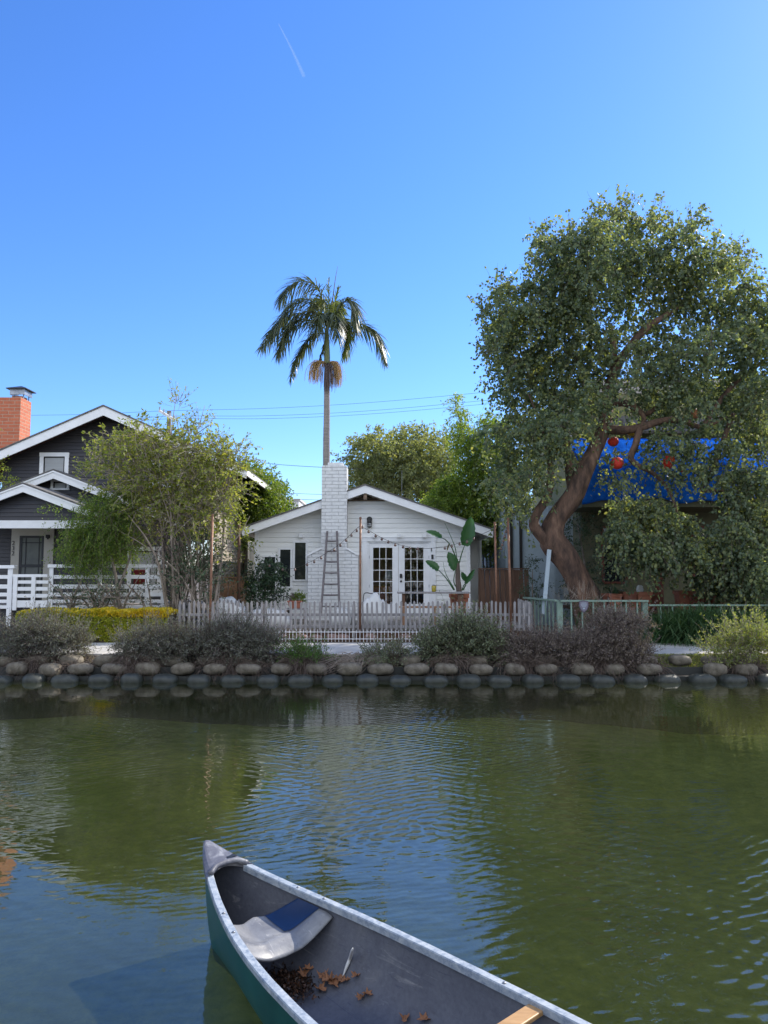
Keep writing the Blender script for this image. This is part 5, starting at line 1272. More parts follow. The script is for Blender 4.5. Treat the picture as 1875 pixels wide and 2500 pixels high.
# vine at the left post of the bungalow
clump_tree('climbing_vine', 'green vine climbing the dark pole under the left eave', (X(585, 21.6), 21.6, .5), [([P(583, 1500, 21.55), P(586, 1400, 21.55), P(584, 1270, 21.55)], .02, .01)],
    BL([(585, 1300, 26, 30), (570, 1270, 24, 22), (600, 1330, 20, 26), (565, 1320, 18, 20), (590, 1380, 14, 26), (560, 1235, 30, 22)], 21.5, .3), L_shrub, m_twigd, .09, .045, 42, 12, .35, .3, cat_='vine')
# hedge-like tree behind between houses
clump_tree('yellow_green_tree', 'dense yellow green tree between the dark house and the bungalow roof', (X(600, 29), 29, .4), [([P(600, 1450, 29), P(600, 1300, 29), P(600, 1220, 29)], .15, .08)],
    BL([(600, 1180, 45), (560, 1165, 30, 28), (640, 1190, 42, 38), (665, 1220, 32, 40), (590, 1230, 50), (640, 1250, 40, 46), (560, 1250, 36, 50), (680, 1250, 18, 30), (610, 1290, 50, 40), (540, 1200, 30)], 29, 1.5, .5), L_yel, m_twigd, .11, .06, 330, 15, .5, .2, shell=.35)
# round grey-green tree behind the bungalow
clump_tree('round_tree', 'broad grey green round crowned tree behind the bungalow ridge', (X(980, 38), 38, .4),
    [([P(960, 1400, 38), P(965, 1260, 38), P(930, 1180, 38)], .3, .1), ([P(965, 1300, 38), P(1000, 1200, 38), P(1040, 1140, 38)], .22, .08)],
    BL([(890, 1120, 42, 36), (930, 1100, 40, 32), (975, 1090, 44, 32), (1020, 1085, 42, 32), (1060, 1100, 40, 30), (1090, 1120, 24, 26), (870, 1160, 28, 34), (910, 1170, 45, 40), (960, 1150, 50), (1020, 1150, 50), (1070, 1150, 38), (1000, 1210, 60, 40), (930, 1210, 45, 36), (1060, 1200, 45, 40)], 38, 2.6, 1.2), L_far, m_twigd, .16, .08, 300, 15, .9, .3, shell=.4)
# bright bamboo-like growth right of the bungalow
clump_tree('bamboo_clump', 'tall bright green bamboo growth between the bungalow and the big tree', (X(1170, 27), 27, .4),
    [([P(1175 + k * 9, 1480, 27), P(1165 + k * 8, 1200, 27), P(1140 + k * 18, 1010 + abs(k) * 25, 27)], .03, .012) for k in range(-2, 4)] + [([P(1160, 1300, 27), P(1140, 1100, 27), P(1108, 975, 27)], .03, .01)],
    BL([(1108, 985, 8, 14), (1118, 1020, 14, 24), (1130, 1065, 20, 30), (1200, 1060, 34, 50), (1160, 1110, 34, 40), (1110, 1190, 38, 22), (1090, 1220, 46, 30), (1140, 1180, 44, 44), (1200, 1130, 40, 50), (1120, 1250, 50, 34), (1180, 1240, 45, 50), (1230, 1200, 40, 60), (1075, 1230, 28, 20), (1220, 1290, 36, 50), (1180, 1310, 30, 40)], 27, .9, .5), L_bamb, m_twigd, .12, .04, 380, 18, .5, .7, shell=.3)
clump_tree('dark_shrub', 'dark shrub between the board fence and the prop under the leaning trunk', (X(1305, 21.4), 21.4, .45), [([P(1305, 1520, 21.4), P(1300, 1440, 21.4), P(1300, 1390, 21.4)], .03, .01)],
    BL([(1300, 1390, 20, 26), (1310, 1430, 24, 30), (1295, 1460, 22, 26)], 21.4, .3), L_dark, m_twigd, .08, .03, 80, 12, .3, .4, cat_='shrub')
clump_tree('dark_shrub', 'dense shaded dark shrub growing behind the leaning trunk before the olive wall', (X(1420, 22.6), 22.6, .45), [([P(1430, 1520, 22.6), P(1430, 1400, 22.6), P(1410, 1280, 22.6)], .05, .02)],
    BL([(1400, 1300, 34, 40), (1390, 1240, 26, 30), (1450, 1280, 30, 44), (1480, 1380, 34, 50), (1440, 1420, 28, 40), (1400, 1440, 30, 30)], 22.6, .4), L_dark, m_twigd, .09, .035, 70, 12, .4, .6, cat_='shrub')
clump_tree('wispy_shrub', 'bare twiggy grey shrub at the foot of the leaning trunk behind the green rail', (X(1410, 19.7), 19.7, .45), None,
    BL([(1375, 1460, 24, 24), (1420, 1455, 30, 26), (1455, 1462, 18, 20)], 19.7, .25), L_dry, m_twig, .04, .012, 90, 3, .3, -.1, up=1.2, cat_='shrub', tfrac=1)
clump_tree('shade_plants', 'low dark green plants filling the bed behind the sage railing', (X(1470, 19.3), 19.3, .45), None,
    BL([(1400, 1510, 30, 26), (1450, 1505, 34, 30), (1510, 1500, 38, 26), (1560, 1510, 34, 30), (1600, 1530, 30, 26)], 19.35, .25), L_strap, m_twigd, .16, .025, 60, 9, .3, .5, up=.8, cat_='plants')

# --- trees along the near path, on the photographer's side (seen in reflections)
proto = None
for i in range(9):
    x = -26 + i * 6.5 + rr(1); h = 5.5 + rr(1)
    if proto is None:
        proto = clump_tree('street_tree', 'leafy green tree beside the near path behind the photographer, one of a row', (0, 0, .5), [([(0, 0, .4), (.1, 0, 2), (0, 0, 4)], .16, .07)],
            [(np.array([dx, dy, z]), np.array([1.9, 1.7, 1.5]), 3.2) for dx, dy, z in ((-1, 0, 2.2), (1.2, .3, 2.4), (0, 0, 4), (-.8, .2, 3.6), (.9, -.2, 3.8))], L_far, m_twigd, .2, .13, 60, 10, .8, .3, shell=.3, twig=(.012, .005))
        proto['group'] = 'trees along the near path'; r = proto
    else:
        r = proto.copy(); S.collection.objects.link(r)
        for chd in list(proto.children): c_ = chd.copy(); S.collection.objects.link(c_); c_.parent = r
    tag(r, 'leafy street tree on the near path behind the photographer, ' + nth('nt') + ' from the left')
    r.location = (x, -7.5 + rr(.8), .5); r.rotation_euler = (0, 0, i * 1.3); r.scale = (1.35, 1.35, h / 5.5)

# --- bank bushes
def bush(name, label, px, pt, pb_, wpx, Y, lm, tm, dens=1, per=16, L_=.045, W_=.016, twigf=1., up=.6, droop=.1, ry=.45, extra=(), tw=(.005, .002)):
    r = root(name, label, 'shrub', (X(px, Y), Y, Z(pb_, Y)))
    b = MB(); s = Y / FPX
    for k in range(14):
        x0 = px + rr(wpx * .22); tx = px + rr(wpx * .42); ty = pt + (pb_ - pt) * random.uniform(.15, .5)
        b.tube(curve([P(x0, pb_ + 6, Y), P((x0 + tx) / 2 + rr(5), (pb_ + ty) / 2, Y + rr(.15)), P(tx, ty, Y + rr(.3))], 8), np.linspace(.016, .005, 8), 5)
    b.build('stems', tm, r)
    bl = []; nb = max(2, int(wpx / 55))
    for k in range(nb):
        f_ = (k + .5) / nb; u = 2 * f_ - 1; h = (pb_ - pt) * (1 - .38 * abs(u) ** 2.5) * random.uniform(.72, 1.04)
        bl.append((px + u * wpx * .5 * .86, pb_ - h * .5, wpx / nb * .78, h * .5))
    bl += list(extra)
    LV = []; TW = []
    for c, rad, wgt in BL(bl, Y, ry, .1):
        n = int(430 * wgt * dens) + 6; cv = sprays(c, rad * np.array([.9, 1, .85]), n, .26, droop, up=up, shell=.2, jit=.7)
        LV.append(leaves_on(cv, per, L_, W_, 4, -.1, .018, .1)); TW.append(twig_arrays(cv[:int(n * twigf)], *tw))
        k_ = max(4, int(60 * wgt * dens)); cv = sprays(c + [0, 0, rad[2] * .4], rad * np.array([1, 1, .7]), k_, .38, -.05, up=1.3, shell=.4, jit=.45)
        LV.append(leaves_on(cv, 12, L_, W_, 4, -.2, .012, .1)); TW.append(twig_arrays(cv, *tw))
    V, F = cat(LV); npobj('foliage', V, F, lm, r); V, F = cat(TW); npobj('twigs', V, F, tm, r)
    return r
bush('bank_shrub', 'wide rounded grey green shrub on the bank at the far left', 100, 1508, 1612, 235, 15.85, L_sage, m_twigp)
bush('bank_shrub', 'dusty grey shrub on the bank in front of the hedge right end', 385, 1512, 1625, 190, 15.8, L_sage, m_twigp, 1)
bush('bank_shrub', 'tallest dusky shrub on the bank left of the white edging', 560, 1498, 1628, 250, 15.75, L_sage, m_twigp, 1.05)
bush('bank_grass_clump', 'small bright green weedy clump left of the dead twigs', 745, 1572, 1625, 100, 15.7, L_grass, m_twigd, .8, 12, .07, .012, up=1.3)
bush('bank_shrub', 'low dark scraggly shrub on the bank right of the dead twig heap', 945, 1556, 1625, 110, 15.7, L_sageg, m_twigd, .7)
bush('bank_shrub', 'full grey green shrub on the bank below the terracotta pot', 1130, 1497, 1622, 215, 15.8, L_sageg, m_twigd, 1.1, 16, .05, .024)
bush('bank_shrub', 'dry brownish shrub in front of the green railing corner', 1305, 1512, 1630, 180, 15.8, L_dry, m_twigp, .9)
bush('bank_shrub', 'large purplish brown shrub below the shield plaque', 1480, 1502, 1640, 220, 15.7, L_dry, m_twigp, 1.1, extra=[(1500, 1520, 60, 26), (1560, 1525, 30, 12)])
bush('sunlit_shrub', 'sunlit light yellow green shrub on the bank at the far right', 1815, 1512, 1640, 170, 15.6, L_sun, m_twig, .42, 12, .05, .024, extra=[(1735, 1578, 34, 8), (1850, 1560, 40, 50), (1770, 1545, 24, 12)])
# dangling dry growth over the blocks
r = root('hanging_dead_growth', 'mat of dead brown twigs hanging from the shrubs over the bank blocks', 'dead twigs', (X(900, 15.4), 15.4, .3), None, 'stuff')
TW = []
for px, py, rp, rz, k in ((330, 1620, 60, 20, 150), (80, 1620, 70, 14, 90), (560, 1625, 90, 16, 190), (740, 1620, 80, 18, 220), (180, 1630, 40, 14, 60), (1290, 1620, 90, 14, 160), (1470, 1625, 80, 18, 240), (1110, 1612, 70, 10, 90), (1600, 1625, 20, 14, 50), (1820, 1630, 60, 16, 160)):
    cv = sprays(*blob(px, py, 15.4, rp, rz, .12), k * 3, .36, .6, up=-.2, shell=.1, jit=1); TW.append(twig_arrays(cv, .0045, .002))
V, F = cat(TW); npobj('twigs', V, F, m_twigd, r)
r = root('dead_branches', 'heap of bleached dead branches sticking out over the blocks in the middle', 'dead branches', (X(850, 15.4), 15.4, .3))
b = MB()
for k in range(46):
    a = P(random.uniform(840, 930), random.uniform(1590, 1615), 15.7); e = P(random.uniform(770, 880), random.uniform(1610, 1650), 15.15 + rr(.1))
    m_ = (a + e) / 2 + Vector((rr(.05), rr(.05), random.uniform(0, .12))); b.tube(curve([a, m_, e], 8), np.linspace(random.uniform(.006, .012), .002, 8), 5)
b.build('branch', m_twig, r)
# low ground cover on the bank at right and fallen litter
n = 9000; q = RNG.random((n, 3)); xs = X(1540, 15.8) + (X(1900, 15.8) - X(1540, 15.8)) * q[:, 0]; ys = 15.45 + .5 * q[:, 1]
Pn = np.stack([xs, ys, .12 + (ys - 15.45) * .56 + .03], 1); V, F = leaf_arrays(Pn, unit(RNG.normal(size=(n, 3)) * .6 + [0, -.2, .8]), .045, .014)
tag(npobj('ground_cover', V, F, L_sun, None, (X(1700, 15.7), 15.7, .3)), 'low pale straw and green ground cover on the sunlit bank at right', 'ground cover', None, 'stuff')
n = 14000; q = RNG.random((n, 3)); xs = -9 + 18 * q[:, 0]; ys = 15.5 + .48 * q[:, 1]
Pn = np.stack([xs, ys, .15 + (ys - 15.45) * .5 + .02], 1); V, F = leaf_arrays(Pn, unit(RNG.normal(size=(n, 3)) + [0, -.2, .1]), .04, .022)
tag(npobj('leaf_litter', V, F, L_dry, None, (0, 15.7, .3)), 'brown leaf litter and dry scraps between the shrubs on the bank', 'leaf litter', None, 'stuff')
# strap-leaf clumps
def strap(label, px, Y, n, L_, z0, spread_px):
    r = root('strap_leaf_clump', label, 'plant', (X(px, Y), Y, z0)); c = np.array([X(px, Y), Y, z0])
    a = RNG.random(n) * 6.283; el = .35 + RNG.random(n) * 1.1; ln = L_ * (.6 + .6 * RNG.random(n)); st_ = c + np.stack([RNG.normal(size=n) * spread_px * Y / FPX, RNG.normal(size=n) * .15, np.zeros(n)], 1)
    m_ = 9; t = np.linspace(0, 1, m_)[None, :, None]; d = np.stack([np.cos(a) * np.cos(el), np.sin(a) * np.cos(el), np.sin(el)], 1)
    cv = st_[:, None, :] + d[:, None, :] * ln[:, None, None] * t; cv[:, :, 2] -= .55 * ln[:, None] * t[0, :, 0][None] ** 2.4
    side = unit(np.stack([-np.sin(a), np.cos(a), np.zeros(n)], 1))[:, None, :]; wd = (.012 * (1 - np.linspace(0, 1, m_) ** 2 * .9))[None, :, None]
    V = np.stack([cv - side * wd, cv + side * wd], 2).reshape(-1, 3); base = (np.arange(n) * m_ * 2)[:, None] + (np.arange(m_ - 1) * 2)[None]
    F = np.stack([base, base + 1, base + 3, base + 2], -1).reshape(-1, 4); npobj('foliage', V, F, L_strap, r)
strap('large dark clump of arching strap leaves in front of the green balustrade', 1690, 18.5, 2200, 1.75, .45, 42)
strap('second dark clump of arching strap leaves at the far right under the branches', 1830, 18.55, 1700, 1.6, .45, 40)
strap('small clump of upright green blades in a terracotta trough', 1497, 20.75, 60, .45, Z(1449, 20.75), 6)
strap('low tuft of grassy leaves behind the green gate rails', 1400, 18.7, 160, .6, .45, 20)
v = sprays(*blob(730, 1460, 20.9, 14, 8, .12), 60, .1, 0, up=1); V, F = leaves_on(v, 14, .05, .02, 4, -.3, .01)
r = root('succulent', 'small yellow green succulent in the low terracotta bowl', 'plant', (X(730, 20.9), 20.9, Z(1466, 20.9))); npobj('foliage', V, F, L_yel, r)
V, F = leaves_on(sprays(*blob(714, 1462, 20.9, 8, 7, .1), 30, .08, 0, up=1), 12, .05, .02, 4, -.3, .01); npobj('dry_foliage', V, F, L_dry, r)
# branch tips at far left: bit of yellow tree
clump_tree('yellow_green_tree', 'golden green tree tip entering at the left edge before the dark house', (X(-40, 22), 22, .4), [([P(-60, 1500, 21.6), P(-50, 1300, 21.6), P(-30, 1180, 21.6)], .1, .03)],
    BL([(-5, 1165, 26, 22), (-30, 1140, 30, 30), (-40, 1190, 36, 30), (4, 1050, 9, 5)], 21.6, .5), L_hedge, m_twigd, .07, .03, 120, 14, .3, .4)

# ------------------------------------------------------------------ king palm
YPm = 32.0
pm = root('palm_tree', 'single tall slender palm rising behind the white chimney with arching fronds', 'tree', (X(799, YPm), YPm, .4))
def PC(cx, cy, dy=0): return P(620 + cx / 4.609, 650 + cy / 4.609, YPm + dy)
MB().tube(curve([P(800, 1420, YPm), P(797, 1130, YPm), P(798, 1000, YPm), P(798, 893, YPm)], 30), [.17 - .055 * i / 29 + .004 * (i % 2) for i in range(30)], 14).build('trunk', m_palmtrunk, pm, smooth=True)
MB().tube(curve([PC(822, 1115), PC(822, 950), PC(818, 800), PC(818, 700)], 12), [.125, .135, .135, .13, .125, .12, .115, .11, .105, .1, .09, .07], 14).build('crownshaft', m_shaft, pm, smooth=True)
def frond(pts, mat, name='frond', ll=.62, nl=96, droop=.6, t0=.1, wd=.05, stiff=.5):
    ll *= 1.45
    cv = curve(pts, 40); o = MB().tube(cv, np.linspace(.032, .006, 40), 6).build(name, m_shaft if mat is not L_palmd else L_palmd, pm, smooth=True)
    A = np.array(cv); T = unit(np.gradient(A, axis=0)); n = nl; t = t0 + (1 - t0) * np.linspace(0, 1, n)
    x = t * 38.99; i = x.astype(int); fr = (x - i)[:, None]; base = A[i] * (1 - fr) + A[np.minimum(i + 1, 39)] * fr; tt = T[i]
    side = unit(np.cross(tt, [0, 0, 1.])); nrm = np.cross(side, tt); V = []; Fq = []; m_ = 5
    for s_ in (-1, 1):
        ln = ll * np.sin(np.pi * (.18 + .74 * t)) ** .7 * (.85 + .3 * RNG.random(n))
        d = unit(side * s_ * stiff + tt * (.35 + .5 * t[:, None]) + nrm * RNG.uniform(-.55, .5, (n, 1)) + [0, 0, .05] + RNG.normal(size=(n, 3)) * .09)
        q = np.linspace(0, 1, m_)[None, :, None]; c = base[:, None, :] + d[:, None, :] * ln[:, None, None] * q; c[:, :, 2] -= droop * ln[:, None] * q[0, :, 0][None] ** 1.7 * (.8 + .5 * RNG.random((n, 1)))
        wv = unit(np.cross(d, RNG.normal(size=(n, 3)) * .3 + [0, 0, 1.]))[:, None, :]; w_ = (wd * .5 * np.array([.6, 1, .9, .6, .05]))[None, :, None]
        v = np.stack([c - wv * w_, c + wv * w_], 2).reshape(-1, 3); b0 = (np.arange(n) * m_ * 2)[:, None] + (np.arange(m_ - 1) * 2)[None]; f = np.stack([b0, b0 + 1, b0 + 3, b0 + 2], -1).reshape(-1, 4)
        V.append(v); Fq.append((v, f))
    V, F = cat(Fq); npobj('leaflets', V, F, mat, o)
frond([PC(805, 600), PC(765, 360, .1), PC(690, 220, .2), PC(550, 165, .4), PC(400, 230, .5), PC(300, 360, .5)], L_palm, ll=.75)
frond([PC(800, 620), PC(710, 440, -.5), PC(570, 370, -.9), PC(420, 440, -1.1), PC(290, 600, -1.1), PC(150, 780, -1)], L_palm, ll=.62)
frond([PC(795, 640), PC(700, 520, .3), PC(560, 520, .4), PC(400, 570, .5), PC(220, 730, .5), PC(90, 900, .4)], L_palm)
frond([PC(795, 700), PC(640, 610, -.4), PC(480, 610, -.6), PC(370, 730, -.7), PC(270, 980, -.7)], L_palm)
frond([PC(795, 760), PC(680, 765, .1), PC(590, 860, .1), PC(490, 1020, .1), PC(415, 1270, 0)], L_palm, ll=.4)
frond([PC(825, 680), PC(838, 420), PC(842, 150)], L_palmy, ll=.28, nl=30, droop=.1, stiff=.12)
frond([PC(845, 690), PC(900, 450, .2), PC(958, 240, .3)], L_palmy, ll=.32, nl=30, droop=.15, stiff=.15)
frond([PC(850, 660), PC(885, 380, .1), PC(915, 150, .1), PC(942, 0, .1)], L_palmd, ll=.05, nl=10, droop=.1, stiff=.1, wd=.012)
frond([PC(860, 690), PC(960, 470, -.3), PC(1060, 380, -.5), PC(1130, 450, -.6), PC(1150, 680, -.6)], L_palm, ll=.6, droop=.8)
frond([PC(865, 700), PC(980, 600, .3), PC(1060, 650, .5), PC(1060, 820, .5), PC(1010, 1000, .5)], L_palmy, ll=.45, droop=.8)
frond([PC(865, 710), PC(1050, 640, .3), PC(1250, 665, .6), PC(1400, 790, .7), PC(1480, 1070, .7)], L_palm, ll=.58)
frond([PC(800, 850), PC(775, 930), PC(755, 1000), PC(738, 1070)], L_palm, ll=.15, nl=20)
frond([PC(830, 690), PC(860, 560, -.7), PC(910, 560, -1.3), PC(940, 800, -1.7)], L_palm, ll=.5, droop=.8)
frond([PC(820, 690), PC(780, 560, -.7), PC(740, 560, -1.4), PC(700, 760, -1.8)], L_palm, ll=.5, droop=.8)
frond([PC(830, 680), PC(870, 450, .8), PC(930, 420, 1.6), PC(980, 600, 2.2)], L_palmy, ll=.5, droop=.6)
frond([PC(815, 680), PC(790, 430, .8), PC(730, 380, 1.6), PC(650, 500, 2.2)], L_palm, ll=.5, droop=.6)
def seed(cx, cy, dy, wcx, hcx, n, name, mat):
    base = np.array(PC(822, 1110, 0)); c0 = np.array(PC(cx, cy, dy)); V = []
    s = YPm / FPX / 4.609; m_ = 9; t = np.linspace(0, 1, m_)[None, :, None]
    tip = c0 + np.stack([RNG.normal(size=n) * wcx * s * .3, RNG.normal(size=n) * .15, np.full(n, 0.)], 1); tip[:, 2] -= hcx * s * (.55 + .45 * RNG.random(n))
    a = base[None, None, :]; mid = tip.copy(); mid[:, 2] = c0[2] + .12 + RNG.normal(size=n) * .05
    cv = (1 - t) ** 2 * a + 2 * t * (1 - t) * (mid[:, None, :] + [0, 0, .25]) + t ** 2 * tip[:, None, :]
    v, f = twig_arrays(cv, .009, .006); npobj(name, v, f, mat, pm)
seed(680, 1090, -.1, 170, 250, 150, 'seed_cluster', L_seed)
seed(935, 1090, .1, 120, 290, 170, 'seed_cluster', L_seed)
seed(840, 1140, -.3, 100, 290, 130, 'seed_cluster', m_twigp)

# ------------------------------------------------------------------ canoe
BX, BY = -1.078, 4.648; AA = R(-48); ax_, ay_ = math.cos(AA), math.sin(AA)
def CW(s, b, z): return (BX + s * ax_ - b * ay_, BY + s * ay_ + b * ax_, z)
LC = 5.0
def sm(s): return min(s, LC - s)
def hb(s): return float(np.interp(sm(s), [0, .03, .08, .14, .22, .35, .5, .7, .85, 1.04, 1.25, 1.5, 1.8, 2.1, 2.5], [.012, .03, .056, .083, .116, .163, .213, .27, .307, .345, .377, .403, .424, .44, .452]))
def gz(s): return .34 + .2 * math.exp(-sm(s) / .55)
def kz(s):
    q = sm(s); return -.09 + (gz(s) + .07) * max(0, 1 - q / .14) ** 2.2
can = root('canoe', 'green canoe with grey gunwales and dark blue grey interior in the foreground', 'canoe', CW(LC / 2, 0, 0))
def hull(inset, inner):
    ns, nt_ = 110, 26; V = []; F = []
    for i in range(ns + 1):
        s = LC * i / ns; s = s if .3 < sm(s) else s
        q = sm(s); b0 = max(hb(s) - inset, .004); p = float(np.clip(1.55 - q * .75, .42, 1.55)); k = kz(s) if not inner else max(kz(s) + inset, .016)
        for j in range(nt_ + 1):
            ph = math.pi / 2 * (j / nt_ * 2 - 1); sg = 1 if ph > 0 else -1; cosv = math.cos(math.pi / 2 - abs(ph))      # 0 at keel,1 at gunwale
            a = math.pi / 2 - abs(ph)       # 0 at gunwale -> pi/2 keel
            x = sg * b0 * max(math.cos(a), 0) ** p; z = gz(s) - (gz(s) - k) * math.sin(a) ** 1.15
            if inner: z = max(z, .016)
            V.append(CW(s, x, z))
    for i in range(ns):
        for j in range(nt_): a = i * (nt_ + 1) + j; F.append([a, a + 1, a + nt_ + 2, a + nt_ + 1])
    return V, F
m_hull, nt, b_ = newmat('teal_green_hull')
hv = coords(nt); nt.links.new(ramp(nt, noise(nt, hv, 2, 6, .6), [(.35, (.006, .06, .052)), (.65, (.012, .095, .08))]), b_.inputs['Base Color'])
b_.inputs['Roughness'].default_value = .38; bump(nt, noise(nt, hv, 6, 4), .08, .01, b_.inputs['Normal'])
m_inner, nt, b_ = newmat('blue_grey_canoe_lining')
hv = coords(nt); g1 = noise(nt, hv, 1.8, 7, .65, .4); g2 = noise(nt, coords(nt, scale=(1, 1, 1)), 45, 4, .7)
c_ = ramp(nt, g1, [(.3, (.06, .066, .09)), (.55, (.10, .107, .13)), (.75, (.155, .155, .16))])
mx = nt.nodes.new('ShaderNodeMix'); mx.data_type = 'RGBA'; mx.blend_type = 'MULTIPLY'; mx.inputs[0].default_value = .7
def along(nt, sx, sy, sc, off=0):
    tc = nt.nodes.new('ShaderNodeTexCoord'); mp = nt.nodes.new('ShaderNodeMapping'); mp.vector_type = 'TEXTURE'; mp.inputs['Rotation'].default_value = (0, 0, AA)
    mp.inputs['Scale'].default_value = (sx, sy, sy); mp.inputs['Location'].default_value = (off, 0, 0); nt.links.new(tc.outputs['Object'], mp.inputs[0]); return noise(nt, mp.outputs[0], sc, 6, .7, .8)
def over(nt, base, fac, col, amt):
    m_ = nt.nodes.new('ShaderNodeMix'); m_.data_type = 'RGBA'; m_.inputs[7].default_value = (*col, 1); nt.links.new(base, m_.inputs[6])
    k_ = ramp(nt, fac, [(amt[0], (0, 0, 0)), (amt[1], (amt[2],) * 3)]); nt.links.new(k_, m_.inputs[0]); return m_.outputs[2]
c_ = over(nt, c_, along(nt, 6, .12, 2.2), (.30, .30, .30), (.60, .70, .55))
c_ = over(nt, c_, along(nt, 3, .05, 3.0, 2), (.035, .045, .08), (.60, .68, .6))
c_ = over(nt, c_, along(nt, .4, .3, 1.6, 5), (.06, .06, .075), (.56, .68, .7))
c_ = over(nt, c_, along(nt, .2, .2, 9, 3), (.33, .31, .28), (.72, .76, .5))
nt.links.new(c_, mx.inputs[6]); nt.links.new(ramp(nt, g2, [(.3, (.7, .7, .72)), (.7, (1.15, 1.13, 1.1))]), mx.inputs[7]); nt.links.new(mx.outputs[2], b_.inputs['Base Color'])
nt.links.new(ramp(nt, g1, [(.3, (.45,) * 3), (.7, (.7,) * 3)]), b_.inputs['Roughness']); bump(nt, g2, .15, .004, b_.inputs['Normal'])
V, F = hull(0, False); npobj('hull', V, F, m_hull, can, None, True)
def floorz(s, b):
    q = sm(s); b0 = max(hb(s) - .014, .004); p = float(np.clip(1.55 - q * .75, .42, 1.55)); k = max(kz(s) + .014, .016)
    c = min(abs(b) / b0, 1) ** (1 / p); return max(gz(s) - (gz(s) - k) * math.sqrt(max(0, 1 - c * c)) ** 1.15, .016)
def on_floor(px, py):
    z = .05
    for _ in range(12):
        c = P(px, py, 1) - Vector((0, 0, HC)); c = Vector((0, 0, HC)) + c * ((z - HC) / c.z)
        dx, dy = c.x - BX, c.y - BY; z = .5 * z + .5 * floorz(dx * ax_ + dy * ay_, -dx * ay_ + dy * ax_)
    return c
V, F = hull(.014, True); npobj('hull_lining', V, F, m_inner, can, None, True)
m_gun, nt, b_ = newmat('oxidised_grey_gunwale')
hv = coords(nt); g1 = noise(nt, hv, 24, 8, .75, .3); g3 = noise(nt, hv, 90, 3, .6)
nt.links.new(ramp(nt, g1, [(.36, (.15, .19, .25)), (.52, (.30, .34, .38)), (.66, (.42, .44, .45))]), b_.inputs['Base Color'])
b_.inputs['Roughness'].default_value = .55; bump(nt, g3, .3, .003, b_.inputs['Normal'])
def gunwale(sg, s0, s1, wo=.012, wi=.032, th=.026):
    V = []; F = []; n = 120
    for i in range(n + 1):
        s = s0 + (s1 - s0) * i / n; b0 = hb(s)
        prof = [(b0 + wo, -th), (b0 + wo, -.004), (b0 + wo - .004, 0.002), (b0 - wi + .004, .002), (b0 - wi, -.004), (b0 - wi, -th * 1.3), (b0 - wi + .012, -th * 1.35), (b0 - .012, -th)]
        for (bb, dz) in prof: V.append(CW(s, sg * max(bb, .001), gz(s) + .008 + dz))
    m_ = len(prof)
    for i in range(n):
        for j in range(m_): a = i * m_ + j; a2 = i * m_ + (j + 1) % m_; F.append([a, a2, a2 + m_, a + m_])
    F += [list(range(m_)), list(range(len(V) - 1, len(V) - m_ - 1, -1))]
    return V, F
for sg in (-1, 1):
    V, F = gunwale(sg, .26, LC - .26); g_ = npobj('gunwale', V, F, m_gun, can)
    for s in (.62, .80, 1.95, 2.9, 4.1):
        c = CW(s, sg * (hb(s) - .01), gz(s) + .011); MB().lathe(c, [(.009, 0), (.008, .003), (.003, .0045)], 10).build('rivet', m_metal, g_, smooth=True)
# deck plates
m_deck, nt, b_ = newmat('weathered_grey_plastic')
hv = coords(nt); g1 = noise(nt, hv, 7, 7, .7, .5); g3 = noise(nt, hv, 70, 4, .7)
nt.links.new(ramp(nt, g1, [(.35, (.07, .07, .085)), (.55, (.13, .13, .145)), (.70, (.38, .38, .38))]), b_.inputs['Base Color'])
b_.inputs['Roughness'].default_value = .42; bump(nt, g3, .35, .004, b_.inputs['Normal'])
for end in (0, 1):
    V = []; F = []; n = 24; m_ = 10
    for i in range(n + 1):
        s = -.012 + .30 * i / n; sq = max(s, 0)
        for j in range(m_ + 1):
            u = j / m_ * 2 - 1; cut = .085 * (1 - u * u) * (i / n) ** 3         # concave inner edge
            ss = s - cut; w_ = hb(max(ss, 0)) + .014
            z = gz(max(ss, 0)) + .014 + .012 * (1 - u ** 4) - .004 * (abs(u) > .95)
            if i == 0: w_ *= .55
            V.append((ss, u * w_, z))
    def skirt(V0): return [(a, b, c - .035) for a, b, c in V0]
    tot = len(V); V2 = V + skirt(V)
    for i in range(n):
        for j in range(m_): a = i * (m_ + 1) + j; F.append([a, a + 1, a + m_ + 2, a + m_ + 1]); F.append([tot + a, tot + a + m_ + 1, tot + a + m_ + 2, tot + a + 1])
    edge = [j for j in range(m_ + 1)] + [i * (m_ + 1) + m_ for i in range(1, n + 1)] + [n * (m_ + 1) + j for j in range(m_ - 1, -1, -1)] + [i * (m_ + 1) for i in range(n - 1, 0, -1)]
    for k in range(len(edge)): a, b = edge[k], edge[(k + 1) % len(edge)]; F.append([a, a + tot, b + tot, b])
    W_ = [CW(a if not end else LC - a, b, c) for a, b, c in V2]
    dko = npobj('deck_plate', W_, F, m_deck, can)
    # carrying handle with its recess
    hs = lambda a: a if not end else LC - a
    MB().tube(curve([CW(hs(.265), -hb(.265) + .01, gz(.265) + .015), CW(hs(.235), -.06, gz(.25) + .035), CW(hs(.235), .06, gz(.25) + .035), CW(hs(.265), hb(.265) - .01, gz(.265) + .015)], 14), .017, 10).build('handle', m_deck, dko, smooth=True)
    bb = MB(); q = [(.15, .035), (.155, .085), (.20, .095), (.205, .03)]
    bb.add([CW(hs(a), b, gz(.18) + .0275) for a, b in q] + [CW(hs(a), b, gz(.18) + .0255) for a, b in q], [[0, 1, 2, 3], [7, 6, 5, 4]]); bb.build('recess', m_black, dko)
